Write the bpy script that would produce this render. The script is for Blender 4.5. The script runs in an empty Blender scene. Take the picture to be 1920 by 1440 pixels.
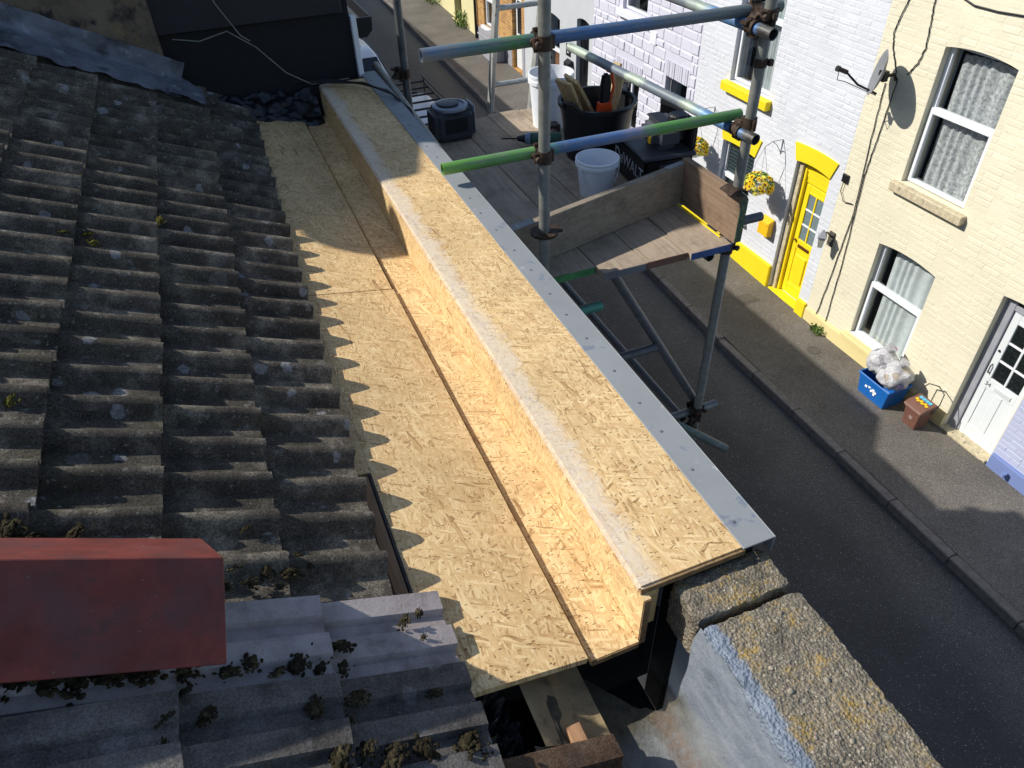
import bpy, bmesh, math, random
from mathutils import Vector, Matrix, noise
random.seed(7)
R = math.radians
scene = bpy.context.scene
col = scene.collection
Z0 = 7.0                      # heights below are written relative to the lens, 7 m above the pavement

# ------------------------------------------------------------------ camera
cd = bpy.data.cameras.new('camera')
cam = bpy.data.objects.new('camera', cd); col.objects.link(cam); scene.camera = cam
cd.sensor_width = 36.0; cd.lens = 25.6875; cd.clip_start = 0.02; cd.clip_end = 2000
AX = [(0.92525121, -0.26435749, 0.27207595), (-0.37830025, -0.58953326, 0.71368022), (-0.02826888, -0.76325988, -0.64547286)]
cam.matrix_world = Matrix([[AX[0][0], -AX[0][1], -AX[0][2], 0], [AX[1][0], -AX[1][1], -AX[1][2], 0],
                           [AX[2][0], -AX[2][1], -AX[2][2], Z0], [0, 0, 0, 1]])
# ------------------------------------------------------------------ light
SUN = Vector((1.12, -0.56, -1.0)).normalized()          # direction the light travels
w = bpy.data.worlds.new('World'); scene.world = w; w.use_nodes = True
wn = w.node_tree
sky = wn.nodes.new('ShaderNodeTexSky'); sky.sky_type = 'NISHITA'; sky.sun_disc = False
sky.sun_elevation = math.asin(-SUN.z); sky.sun_rotation = math.atan2(-SUN.x, -SUN.y)
sky.air_density = 1.0; sky.dust_density = 0.6
bg = wn.nodes['Background']; bg.inputs[1].default_value = 0.12
wn.links.new(sky.outputs[0], bg.inputs[0])
ld = bpy.data.lights.new('sun', 'SUN'); ld.energy = 4.6; ld.angle = R(0.53); ld.color = (1.0, 0.95, 0.86)
lo = bpy.data.objects.new('sun', ld); col.objects.link(lo); lo.location = (-10, 5, 20)
lo.rotation_euler = SUN.to_track_quat('-Z', 'Y').to_euler()
scene.view_settings.view_transform = 'Standard'; scene.view_settings.look = 'None'
scene.view_settings.exposure = 0.22; scene.view_settings.gamma = 1.0
scene.render.engine = 'CYCLES'
scene.render.resolution_x = 1024; scene.render.resolution_y = 768

# ------------------------------------------------------------------ helpers
def lin(r, g, b):
    f = lambda c: (c/255/12.92) if c/255 <= 0.04045 else ((c/255+0.055)/1.055)**2.4
    return (f(r), f(g), f(b))

class NT:
    def __init__(s, name):
        s.m = bpy.data.materials.new(name); s.m.use_nodes = True; s.t = s.m.node_tree
        s.b = s.t.nodes['Principled BSDF']; s.pos = s.n('ShaderNodeNewGeometry').outputs['Position']
    def n(s, typ, **k):
        x = s.t.nodes.new(typ)
        for a, v in k.items(): setattr(x, a, v)
        return x
    def l(s, a, b): s.t.links.new(a, b)
    def mapv(s, scale=(1, 1, 1), rot=(0, 0, 0), src=None, loc=(0, 0, 0)):
        m = s.n('ShaderNodeMapping'); s.l(src or s.pos, m.inputs[0])
        m.inputs['Scale'].default_value = scale; m.inputs['Rotation'].default_value = rot; m.inputs['Location'].default_value = loc
        return m.outputs[0]
    def noise(s, scale, detail=4, rough=0.55, vec=None, dist=0):
        x = s.n('ShaderNodeTexNoise'); s.l(vec or s.pos, x.inputs['Vector'])
        x.inputs['Scale'].default_value = scale; x.inputs['Detail'].default_value = detail
        x.inputs['Roughness'].default_value = rough; x.inputs['Distortion'].default_value = dist
        return x.outputs[0]
    def vor(s, scale, vec=None, feature='F1', rnd=1, dim='3D'):
        x = s.n('ShaderNodeTexVoronoi', feature=feature, voronoi_dimensions=dim); s.l(vec or s.pos, x.inputs['Vector'])
        x.inputs['Scale'].default_value = scale; x.inputs['Randomness'].default_value = rnd
        return x
    def ramp(s, fac, stops, interp='LINEAR'):
        x = s.n('ShaderNodeValToRGB'); s.l(fac, x.inputs[0]); e = x.color_ramp.elements
        x.color_ramp.interpolation = interp
        while len(e) > 1: e.remove(e[-1])
        for i, (p, c) in enumerate(stops):
            q = e[0] if i == 0 else e.new(p)
            q.position = p; q.color = (c, c, c, 1) if not isinstance(c, tuple) else (*c, 1)
        return x.outputs[0]
    def mix(s, fac, a, b, mode='MIX'):
        x = s.n('ShaderNodeMix', data_type='RGBA', blend_type=mode)
        for i, v in ((0, fac), (6, a), (7, b)):
            if isinstance(v, (int, float)): x.inputs[i].default_value = v
            elif isinstance(v, tuple): x.inputs[i].default_value = (*v, 1)
            else: s.l(v, x.inputs[i])
        return x.outputs[2]
    def math(s, op, a, b=0.0, clamp=False):
        x = s.n('ShaderNodeMath', operation=op, use_clamp=clamp)
        for i, v in ((0, a), (1, b)):
            if isinstance(v, (int, float)): x.inputs[i].default_value = v
            else: s.l(v, x.inputs[i])
        return x.outputs[0]
    def xyz(s, src=None):
        x = s.n('ShaderNodeSeparateXYZ'); s.l(src or s.pos, x.inputs[0]); return x.outputs
    def rand(s): return s.n('ShaderNodeObjectInfo').outputs['Random']
    def bump(s, h, strength=0.3, dist=0.01):
        x = s.n('ShaderNodeBump'); s.l(h, x.inputs['Height']); x.inputs['Strength'].default_value = strength
        x.inputs['Distance'].default_value = dist; s.l(x.outputs[0], s.b.inputs['Normal'])
    def col(s, c):
        if isinstance(c, tuple): s.b.inputs['Base Color'].default_value = (*c, 1)
        else: s.l(c, s.b.inputs['Base Color'])
    def fin(s, rough=0.8, metal=0.0, spec=0.4):
        if isinstance(rough, (int, float)): s.b.inputs['Roughness'].default_value = rough
        else: s.l(rough, s.b.inputs['Roughness'])
        s.b.inputs['Metallic'].default_value = metal; s.b.inputs['Specular IOR Level'].default_value = spec
        return s.m

def M(name, c, rough=0.8, var=0.2, vs=6, bump=0.0, bs=80, bd=0.01, rnd=0.0, spots=(), metal=0, spec=0.4, stretch=None):
    """plain procedural material: colour with uneven tone, spots of dirt, wear or painted highlight, fine relief"""
    t = NT(name)
    v = t.mapv(stretch) if stretch else None
    n = t.noise(vs, 5, 0.6, v)
    lo_ = tuple(x*(1-var) for x in c); hi = tuple(min(1, x*(1+var)) for x in c)
    cc = t.ramp(n, [(0.3, lo_), (0.7, hi)])
    for sc, sz, th, soft in spots:
        m = t.ramp(t.noise(sz, 4, 0.6), [(th, 0.0), (min(1, th+soft), 1.0)])
        cc = t.mix(m, cc, sc)
    if rnd:
        r = t.math('MULTIPLY_ADD', t.rand(), 2*rnd); t.t.nodes[-1].inputs[2].default_value = 1-rnd
        cc = t.mix(1.0, cc, r, 'MULTIPLY')
    t.col(cc)
    if bump: t.bump(t.noise(bs, 5, 0.65, v), bump, bd)
    return t.fin(rough, metal, spec)

class MB:
    def __init__(s): s.v = []; s.f = []; s.mi = []; s.cur = 0
    def add(s, vs, fs):
        o = len(s.v); s.v += [tuple(x) for x in vs]; s.f += [tuple(i+o for i in f) for f in fs]; s.mi += [s.cur]*len(fs)
    def box(s, x0, x1, y0, y1, z0, z1, mat=None):
        vs = [(x, y, z) for x in (x0, x1) for y in (y0, y1) for z in (z0, z1)]
        if mat: vs = [tuple(mat @ Vector(p)) for p in vs]
        s.add(vs, [(0, 1, 3, 2), (4, 6, 7, 5), (0, 4, 5, 1), (2, 3, 7, 6), (0, 2, 6, 4), (1, 5, 7, 3)])
        return s
    def tube(s, p0, p1, r, n=14, r1=None, hollow=0, caps=True):
        p0, p1 = Vector(p0), Vector(p1); d = (p1-p0).normalized()
        a = d.orthogonal().normalized(); b = d.cross(a); r1 = r if r1 is None else r1
        ring = lambda p, q: [p+(a*math.cos(2*math.pi*i/n)+b*math.sin(2*math.pi*i/n))*q for i in range(n)]
        vs = ring(p0, r)+ring(p1, r1); fs = [(i, (i+1) % n, n+(i+1) % n, n+i) for i in range(n)]
        if hollow:
            ins = min(0.15, (p1-p0).length*0.4)
            vs += ring(p0, r*hollow)+ring(p1, r1*hollow)+ring(p0+d*ins, r*hollow)+ring(p1-d*ins, r1*hollow)
            for i in range(n):
                j = (i+1) % n
                fs += [(i, 2*n+i, 2*n+j, j), (n+i, n+j, 3*n+j, 3*n+i), (2*n+i, 4*n+i, 4*n+j, 2*n+j), (3*n+i, 3*n+j, 5*n+j, 5*n+i)]
            fs += [tuple(4*n+i for i in range(n)), tuple(5*n+i for i in range(n-1, -1, -1))]
        elif caps: fs += [tuple(range(n-1, -1, -1)), tuple(range(n, 2*n))]
        s.add(vs, fs); return s
    def path(s, pts, r, n=8):
        pts = [Vector(p) for p in pts]; m = len(pts); vs = []; fs = []
        up = Vector((0.123, 0.456, 0.88))
        for k, p in enumerate(pts):
            d = (pts[min(k+1, m-1)]-pts[max(k-1, 0)]).normalized()
            a = d.cross(up).normalized(); b = d.cross(a)
            vs += [p+(a*math.cos(2*math.pi*i/n)+b*math.sin(2*math.pi*i/n))*r for i in range(n)]
        for k in range(m-1):
            for i in range(n): fs.append((k*n+i, k*n+(i+1) % n, (k+1)*n+(i+1) % n, (k+1)*n+i))
        fs += [tuple(range(n-1, -1, -1)), tuple((m-1)*n+i for i in range(n))]
        s.add(vs, fs); return s
    def lathe(s, c, prof, n=24, sx=1, sy=1, axis=None):
        c = Vector(c); vs = []; fs = []
        q = Vector((0, 0, 1)).rotation_difference(Vector(axis)) if axis else None
        for r, z in prof:
            for i in range(n):
                p = Vector((r*sx*math.cos(2*math.pi*i/n), r*sy*math.sin(2*math.pi*i/n), z))
                vs.append(c+(q @ p if q else p))
        for k in range(len(prof)-1):
            for i in range(n): fs.append((k*n+i, k*n+(i+1) % n, (k+1)*n+(i+1) % n, (k+1)*n+i))
        if prof[0][0] > 1e-4: fs.append(tuple(range(n-1, -1, -1)))
        if prof[-1][0] > 1e-4: fs.append(tuple((len(prof)-1)*n+i for i in range(n)))
        s.add(vs, fs); return s
    def prism(s, poly, a0, a1, axis='x'):
        n = len(poly)
        mk_ = {'x': lambda a, p: (a, p[0], p[1]), 'y': lambda a, p: (p[0], a, p[1]), 'z': lambda a, p: (p[0], p[1], a)}[axis]
        vs = [mk_(a0, p) for p in poly]+[mk_(a1, p) for p in poly]
        s.add(vs, [tuple(range(n-1, -1, -1)), tuple(range(n, 2*n))]+[(i, (i+1) % n, n+(i+1) % n, n+i) for i in range(n)]); return s
    def grid(s, fn, nu, nv, close=False):
        vs = [fn(i/nu, j/nv) for j in range(nv+1) for i in range(nu+1)]
        s.add(vs, [(j*(nu+1)+i, j*(nu+1)+i+1, (j+1)*(nu+1)+i+1, (j+1)*(nu+1)+i) for j in range(nv) for i in range(nu)]); return s
    def blob(s, c, r, sub=2, amp=0.3, fs=3.0, seed=0, sc=(1, 1, 1)):
        bm = bmesh.new(); bmesh.ops.create_icosphere(bm, subdivisions=sub, radius=1)
        vs = []
        for v in bm.verts:
            d = v.co.normalized(); k = 1+amp*noise.noise(d*fs+Vector((seed*7.3, seed*3.1, 0)))+amp*0.5*noise.noise(d*fs*2.7+Vector((0, seed*5.1, 2)))
            vs.append((c[0]+d.x*r*k*sc[0], c[1]+d.y*r*k*sc[1], c[2]+d.z*r*k*sc[2]))
        fs_ = [tuple(v.index for v in f.verts) for f in bm.faces]; bm.free(); s.add(vs, fs_); return s

def meshdata(name, mb, mat, bevel=0, smooth=None, seg=1):
    me = bpy.data.meshes.new(name); me.from_pydata(mb.v, [], mb.f)
    bm = bmesh.new(); bm.from_mesh(me)
    bmesh.ops.recalc_face_normals(bm, faces=bm.faces)
    if bevel:
        es = [e for e in bm.edges if len(e.link_faces) == 2 and e.calc_face_angle(0) > 0.6]
        bmesh.ops.bevel(bm, geom=es, offset=bevel, segments=seg, affect='EDGES', clamp_overlap=True)
    bm.to_mesh(me); bm.free()
    mats = mat if isinstance(mat, (list, tuple)) else [mat]
    for m in mats: me.materials.append(m)
    if len(mats) > 1 and not bevel: me.polygons.foreach_set('material_index', mb.mi)
    if smooth is not None:
        me.polygons.foreach_set('use_smooth', [True]*len(me.polygons)); me.set_sharp_from_angle(angle=R(smooth))
    return me

def put(o, loc, parent=None):
    col.objects.link(o)
    if parent is not None:
        o.parent = parent; loc = Vector(loc)-WL[parent.name]
        WL[o.name] = Vector(loc)+WL[parent.name]
    else: WL[o.name] = Vector(loc)
    o.location = loc
    return o
WL = {}
def tag(o, label=None, category=None, group=None, kind=None):
    for k, v in (('label', label), ("category", category), ("group", group), ("kind", kind)):
        if v: o[k] = v
    return o
def thing(name, label, cat, loc, group=None):
    o = bpy.data.objects.new(name, None); o.empty_display_size = 0.1
    put(o, (loc[0], loc[1], loc[2]+Z0)); return tag(o, label, cat, group)
def mk(name, mb, mat, parent=None, bevel=0, smooth=None, seg=1, **t):
    """one mesh object from shapes written in world metres (z relative to the lens); origin at its base"""
    xs_ = [v[0] for v in mb.v]; ys_ = [v[1] for v in mb.v]; zs_ = [v[2] for v in mb.v]
    c = ((min(xs_)+max(xs_))/2, (min(ys_)+max(ys_))/2, min(zs_))
    mb.v = [(a-c[0], b-c[1], d-c[2]) for a, b, d in mb.v]
    o = bpy.data.objects.new(name, meshdata(name, mb, mat, bevel, smooth, seg))
    put(o, (c[0], c[1], c[2]+Z0), parent); return tag(o, **t)
def inst(name, me, loc, parent=None, rot=None, scale=None, **t):
    o = bpy.data.objects.new(name, me); put(o, (loc[0], loc[1], loc[2]+Z0), parent)
    if rot: o.rotation_euler = rot
    if scale: o.scale = scale
    return tag(o, **t)
def text(name, body, size, mat, parent, loc, rot, ext=0.001):
    cu = bpy.data.curves.new('t', 'FONT'); cu.body = body; cu.size = size; cu.extrude = ext; cu.align_x = 'CENTER'; cu.align_y = 'CENTER'
    tmp = bpy.data.objects.new('t', cu); me = bpy.data.meshes.new_from_object(tmp); bpy.data.objects.remove(tmp)
    me.materials.append(mat); return inst(name, me, loc, parent, rot)

# ------------------------------------------------------------------ materials
def osb(name, plane='xy', tone=1.0, primer=False, dirt=0.0):
    t = NT(name); x, y, z = t.xyz()
    cb = t.n('ShaderNodeCombineXYZ'); a, b = {'xy': (x, y), 'yz': (z, y)}[plane]
    t.l(a, cb.inputs[0]); t.l(b, cb.inputs[1]); v0 = cb.outputs[0]
    wob = t.n('ShaderNodeTexNoise'); t.l(v0, wob.inputs['Vector']); wob.inputs['Scale'].default_value = 14
    v = t.n('ShaderNodeVectorMath', operation='MULTIPLY_ADD'); t.l(wob.outputs['Color'], v.inputs[0]); v.inputs[1].default_value = (0.02, 0.02, 0); t.l(v0, v.inputs[2]); v = v.outputs[0]
    tone_ = None; hgt = None
    for i, (ang, sl, sw, th) in enumerate([(1.57, 19, 105, 0), (1.15, 24, 130, 0.5), (2.05, 21, 155, 0.56), (0.45, 27, 150, 0.66), (1.5, 38, 270, 0.6), (2.7, 25, 180, 0.74), (1.75, 12, 100, 0.9)]):
        mv = t.mapv((sl, sw, 1), (0, 0, 0), t.mapv((1, 1, 1), (0, 0, -ang), v, (i*3.3, i*1.7, 0)))
        vo = t.vor(1.0, mv, dim='2D'); sp = t.n('ShaderNodeSeparateColor'); t.l(vo.outputs['Color'], sp.inputs[0])
        val = t.math('MULTIPLY_ADD', vo.outputs['Distance'], -0.25); t.t.nodes[-1].inputs[2].default_value = 0.12
        val = t.math('ADD', sp.outputs[0], val)
        if tone_ is None: tone_ = val
        else:
            m = t.math('GREATER_THAN', sp.outputs[1], th)
            k = t.n('ShaderNodeMix'); t.l(m, k.inputs[0]); t.l(tone_, k.inputs[2]); t.l(val, k.inputs[3]); tone_ = k.outputs[0]
    c = t.ramp(tone_, [(0.0, tuple(q*tone for q in lin(166, 130, 86))), (0.13, tuple(q*tone for q in lin(201, 166, 116))), (0.35, tuple(q*tone for q in lin(214, 180, 128))),
                       (0.65, tuple(q*tone for q in lin(221, 189, 138))), (1.0, tuple(q*tone for q in lin(233, 206, 156)))])
    # fine grain along the strands, small dark chips, broad tone
    c = t.mix(0.35, c, t.ramp(t.noise(1, 3, 0.7, t.mapv((420, 60, 1), (0, 0, 0.3), v)), [(0.3, 0.62), (0.7, 1.25)]), 'MULTIPLY')
    fl = t.vor(1.0, t.mapv((90, 240, 1), (0, 0, 0.5), v), dim='2D'); fs = t.n('ShaderNodeSeparateColor'); t.l(fl.outputs['Color'], fs.inputs[0])
    chip = t.math('MULTIPLY', t.math('GREATER_THAN', fs.outputs[0], 0.955), t.math('LESS_THAN', fl.outputs['Distance'], 0.36))
    c = t.mix(t.math('MULTIPLY', chip, 0.75), c, lin(92, 62, 30))
    c = t.mix(1.0, c, t.ramp(t.noise(4, 5, 0.65), [(0.3, 0.82), (0.7, 1.07)]), 'MULTIPLY')
    c = t.mix(t.ramp(t.noise(17, 6, 0.75), [(0.6, 0.0), (0.78, 0.4)]), c, lin(150, 116, 76))
    if dirt:
        c = t.mix(t.ramp(t.noise(7, 5, 0.7), [(0.56, 0.0), (0.74, dirt)]), c, lin(120, 88, 52))
    if primer:
        # dusty white filler smeared along the arris
        nz = t.math('MULTIPLY', t.math('SUBTRACT', t.noise(9, 6, 0.75), 0.5), 0.15 if plane == 'xy' else 0.06)
        if plane == 'xy': d = t.math('SUBTRACT', t.math('SUBTRACT', x, 0.541), nz)
        else: d = t.math('SUBTRACT', t.math('SUBTRACT', -1.3+Z0, z), nz)
        wd = 0.075 if plane == 'xy' else 0.016
        msk = t.ramp(d, [(0.0, 1.0), (wd*0.55, 0.9), (wd, 0.0)])
        br = t.ramp(t.noise(60, 5, 0.75), [(0.32, 0.35), (0.55, 1.0)])
        c = t.mix(t.math('MULTIPLY', msk, t.math('MULTIPLY', br, 0.72)), c, lin(214, 204, 190))
    t.col(c); t.bump(t.math('ADD', tone_, t.noise(260, 3)), 0.35, 0.0015)
    return t.fin(0.72, 0, 0.35)

def tile_mat(name, base, light, moss=0.5, lichen=1.0, grain=1.0, dusty=0.0):
    t = NT(name)
    c = t.ramp(t.noise(11, 6, 0.65), [(0.28, tuple(q*0.4 for q in base)), (0.52, base), (0.78, light)])
    g = t.noise(230, 4, 0.85)
    c = t.mix(0.65*grain, c, t.ramp(g, [(0.36, 0.25), (0.64, 1.75)]), 'MULTIPLY')
    c = t.mix(1.0, c, t.ramp(t.rand(), [(0, 0.78), (1, 1.22)]), 'MULTIPLY')
    if moss:
        m = t.math('MULTIPLY', t.ramp(t.noise(7, 5, 0.7), [(0.53, 0.0), (0.68, 1.0)]), t.ramp(t.noise(120, 4, 0.8), [(0.42, 0.0), (0.6, moss)]))
        c = t.mix(m, c, lin(96, 92, 52))
    if dusty: c = t.mix(t.ramp(t.noise(14, 5, 0.7), [(0.35, 0.0), (0.7, dusty)]), c, lin(178, 170, 166))
    if lichen:
        wv = t.n('ShaderNodeVectorMath', operation='MULTIPLY_ADD'); nn = t.n('ShaderNodeTexNoise'); t.l(t.pos, nn.inputs['Vector']); nn.inputs['Scale'].default_value = 45; nn.inputs['Detail'].default_value = 4
        t.l(nn.outputs['Color'], wv.inputs[0]); wv.inputs[1].default_value = (0.028, 0.028, 0.028); t.l(t.pos, wv.inputs[2]); wp = wv.outputs[0]
        for sc, rr, th, cc, hole in [(9, 0.26, 0.70, lin(150, 150, 146), 0.6), (16, 0.30, 0.82, lin(205, 208, 214), 1.0), (34, 0.24, 0.70, lin(170, 170, 165), 1.0), (80, 0.26, 0.72, lin(176, 174, 166), 1.0)]:
            v = t.vor(sc, wp); sp = t.n('ShaderNodeSeparateColor'); t.l(v.outputs['Color'], sp.inputs[0])
            on = t.math('GREATER_THAN', sp.outputs[0], th)
            blob = t.ramp(v.outputs['Distance'], [(rr*0.55, hole), (rr*0.8, 1.0), (rr, 0.0)])
            br = t.ramp(t.noise(150, 4, 0.8), [(0.36, 0.15), (0.6, 1.0)])
            c = t.mix(t.math('MULTIPLY', t.math('MULTIPLY', on, blob), t.math('MULTIPLY', br, 0.62*lichen)), c, cc)
    t.col(c)
    t.bump(t.math('ADD', g, t.math('MULTIPLY', t.noise(60, 6, 0.8), 2.2)), min(1.0, 0.85*grain), 0.009)
    return t.fin(0.9, 0, 0.25)

def painted_brick(name, c, dirt=0.25, stains=0.0):
    t = NT(name)
    cc = t.ramp(t.noise(1.6, 5, 0.6), [(0.3, tuple(q*0.9 for q in c)), (0.7, c)])
    cc = t.mix(1.0, cc, t.ramp(t.rand(), [(0, 0.95), (1, 1.03)]), 'MULTIPLY')
    cc = t.mix(t.ramp(t.noise(38, 5, 0.75), [(0.66, 0.0), (0.74, dirt)]), cc, tuple(q*0.35 for q in c))
    if stains: cc = t.mix(t.ramp(t.noise(3.1, 6, 0.75), [(0.6, 0.0), (0.72, stains)]), cc, tuple(q*0.55 for q in c))
    t.col(cc); t.bump(t.math('ADD', t.noise(26, 5, 0.7), t.noise(110, 3, 0.7)), 0.5, 0.006)
    return t.fin(0.75, 0, 0.3)

def tube_mat(name, stops=None, axis=0, base=lin(128, 129, 123)):
    t = NT(name)
    steel = t.ramp(t.noise(22, 5, 0.7), [(0.3, tuple(q*0.7 for q in base)), (0.7, tuple(q*1.2 for q in base))])
    c = steel
    if stops:
        p = t.xyz()[axis]
        nz = t.math('MULTIPLY', t.math('SUBTRACT', t.noise(18, 4, 0.6), 0.5), 0.14)
        a, b = stops[0][0], stops[-1][0]
        f = t.math('DIVIDE', t.math('SUBTRACT', t.math('ADD', p, nz), a), b-a)
        pc = t.ramp(f, [((s-a)/(b-a), k) for s, k in stops])
        wear = t.ramp(t.noise(1, 5, 0.75, t.mapv([(9, 60, 60), (60, 9, 60), (60, 60, 9)][axis])), [(0.45, 0.0), (0.66, 0.72)])
        c = t.mix(wear, pc, steel)
    c = t.mix(t.ramp(t.noise(55, 4, 0.7), [(0.62, 0.0), (0.72, 0.6)]), c, lin(150, 148, 140))
    t.col(c); t.bump(t.noise(130, 3), 0.12, 0.002)
    return t.fin(0.48, 0.25, 0.5)

def plank_mat(name, c, axis=1):
    t = NT(name); st = (55, 2.2, 55) if axis == 1 else (2.2, 55, 55)
    g = t.noise(1.0, 6, 0.7, t.mapv(st), 0.6)
    cc = t.ramp(g, [(0.25, tuple(q*0.6 for q in c)), (0.5, c), (0.8, tuple(q*1.3 for q in c))])
    cc = t.mix(t.ramp(t.noise(6, 6, 0.75), [(0.48, 0.0), (0.68, 0.6)]), cc, tuple(q*0.42 for q in c))
    cc = t.mix(t.ramp(t.noise(40, 5, 0.8), [(0.62, 0.0), (0.72, 0.6)]), cc, tuple(min(1, q*1.9) for q in c))
    cc = t.mix(1.0, cc, t.ramp(t.rand(), [(0, 0.8), (1, 1.2)]), 'MULTIPLY')
    t.col(cc); t.bump(g, 0.5, 0.003); return t.fin(0.85, 0, 0.25)

def road_mat(name, c, spark, rough):
    t = NT(name)
    cc = t.ramp(t.noise(0.9, 6, 0.65), [(0.3, tuple(q*0.75 for q in c)), (0.7, tuple(q*1.25 for q in c))])
    v = t.vor(150); sp = t.n('ShaderNodeSeparateColor'); t.l(v.outputs['Color'], sp.inputs[0])
    cc = t.mix(1.0, cc, t.ramp(sp.outputs[0], [(0, 0.6), (0.8, 1.15), (1, 1.9)]), 'MULTIPLY')
    cc = t.mix(t.math('MULTIPLY', t.math('GREATER_THAN', sp.outputs[1], 0.992), 0.6), cc, spark)
    cc = t.mix(t.ramp(t.noise(2.4, 6, 0.7), [(0.6, 0.0), (0.78, 0.35)]), cc, tuple(min(1, q*2.3) for q in c))
    if c[0] < .07:      # pale speckled band along the kerb
        x, y, z = t.xyz(); n3 = t.math('MULTIPLY', t.math('SUBTRACT', t.noise(0.7, 5, 0.7), 0.5), 1.6)
        gm = t.ramp(t.math('ADD', x, n3), [(0.0, 0.0), (1.0, 0.0)])
        d = t.math('ABSOLUTE', t.math('SUBTRACT', t.math('ADD', x, n3), 6.0))
        cc = t.mix(t.math('MULTIPLY', t.ramp(d, [(0.15, 0.8), (0.7, 0.0)]), t.ramp(t.noise(160, 3, 0.8), [(0.5, 0.0), (0.62, 0.75)])), cc, (0.34, 0.32, 0.28))
    t.col(cc); t.bump(v.outputs['Distance'], 0.6, 0.006); return t.fin(rough, 0, 0.4)

m_osb_top = osb('osb_top', 'xy', 1.0, True); m_osb_face = osb('osb_face', 'yz', 1.02, True)
m_osb_floor = osb('osb_floor', 'xy', 1.04, dirt=0.55); m_osb_left = osb('osb_slope', 'xy', 0.98)
m_osb_edge = M('osb_edge', lin(120, 96, 66), 0.9, 0.45, 60, 0.6, 160, 0.004)
m_tile = tile_mat('mossy_tile', lin(108, 102, 93), lin(188, 179, 160), 0.6, 1.2, 1.4)
m_tile2 = tile_mat('grey_tile', lin(122, 117, 113), lin(152, 147, 142), 0.12, 0.35, 0.9)
m_tile3 = tile_mat('dusty_tile', lin(158, 148, 147), lin(186, 178, 177), 0.0, 0.0, 0.35, 0.6)
m_tile4 = tile_mat('brown_tile', lin(112, 88, 72), lin(140, 122, 100), 0.5, 0.2, 1.0)
m_red = M('red_clay', lin(120, 56, 48), 0.7, 0.35, 14, 0.3, 220, 0.002, spots=[(lin(98, 66, 66), 9, 0.45, 0.3), (lin(84, 58, 54), 40, 0.56, 0.2), (lin(160, 136, 126), 80, 0.68, 0.1)])
m_trim = M('grey_trim', lin(136, 140, 142), 0.6, 0.08, 5, 0.1, 60, 0.002, spots=[(lin(116, 124, 136), 11, 0.62, 0.03), (lin(176, 180, 180), 30, 0.66, 0.1)])
m_nail = M('nail', lin(112, 115, 120), 0.5, 0.2, metal=0.3)
m_timber = M('pale_timber', lin(206, 176, 122), 0.8, 0.2, 20, 0.2, 90, stretch=(6, 1, 6))
m_wood = plank_mat('raw_batten', lin(158, 122, 92), 1)
m_black = M('black_void', lin(16, 16, 18), 0.95, 0.4, 20, 0.4, 40)  # near-black colour that paints unlit hollows; the roof deck shares it
m_felt = M('black_felt', lin(38, 37, 40), 0.55, 0.45, 30, 0.6, 60, 0.01, spots=[(lin(130, 128, 130), 45, 0.66, 0.1)])  # pale spots paint highlights onto the black felt
m_moss = M('dry_moss', lin(62, 56, 42), 1.0, 0.55, 60, 1.0, 260, 0.008, spots=[(lin(112, 104, 76), 40, 0.56, 0.15)], spec=0.1)
m_mossg = M('green_moss', lin(92, 88, 40), 1.0, 0.5, 60, 1.0, 260, 0.008, spec=0.1)
m_lead = M('lead', lin(104, 108, 118), 0.55, 0.3, 9, 0.4, 24, 0.008, spots=[(lin(146, 150, 158), 16, 0.58, 0.12), (lin(60, 63, 70), 7, 0.54, 0.15)], spec=0.5)
m_render = M('old_render', lin(112, 100, 84), 0.95, 0.3, 6, 0.7, 60, 0.012, spots=[(lin(50, 47, 45), 9, 0.52, 0.12), (lin(140, 122, 88), 5, 0.62, 0.12)])
m_dark = M('dark_navy_wall', lin(22, 23, 28), 0.75, 0.25, 8, 0.3, 60, 0.004)
m_dark2 = M('dark_fascia', lin(33, 35, 42), 0.55, 0.15, 8)
m_bagblk = M('black_polythene', lin(22, 22, 26), 0.28, 0.3, 20, 0.3, 30, 0.01, spec=0.6)
m_white = M('white_paint', lin(232, 234, 236), 0.5, 0.04, 6)
m_blackp = M('black_plastic', lin(26, 26, 29), 0.45, 0.25, 18, 0.15, 120, 0.002)
m_cable = M('black_cable', lin(24, 24, 26), 0.5, 0.2)
def lining_mat():
    t = NT('grey_lining'); x, y, z = t.xyz()
    c = t.ramp(t.noise(8, 6, 0.7), [(0.3, lin(92, 95, 96)), (0.7, lin(138, 141, 141))])
    nz = t.math('MULTIPLY', t.math('SUBTRACT', t.noise(11, 6, 0.75), 0.5), 0.22)
    c = t.mix(t.ramp(t.math('ADD', y, nz), [(0.52, 0.0), (0.58, 0.92)]), c, t.ramp(t.noise(40, 5, 0.7), [(0.3, lin(44, 42, 34)), (0.7, lin(92, 86, 66))]))
    band = t.ramp(t.math('ADD', t.math('ABSOLUTE', t.math('SUBTRACT', x, 0.545)), t.math('MULTIPLY', nz, 0.15)), [(0.012, 0.75), (0.03, 0.0)])
    c = t.mix(t.math('MULTIPLY', band, t.ramp(t.noise(60, 5, 0.8), [(0.4, 0.2), (0.6, 1.0)])), c, lin(112, 88, 68))
    c = t.mix(t.ramp(t.math('ADD', x, t.math('MULTIPLY', nz, 0.2)), [(0.585, 0.0), (0.6, 0.9)]), c, t.ramp(t.noise(1, 6, 0.75, t.mapv((60, 12, 25))), [(0.3, lin(92, 102, 114)), (0.55, lin(126, 135, 146)), (0.75, lin(150, 156, 162))]))
    t.col(c); t.bump(t.noise(70, 6, 0.8), 0.7, 0.007); return t.fin(0.5, 0, 0.4)
m_gl = lining_mat()
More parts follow.
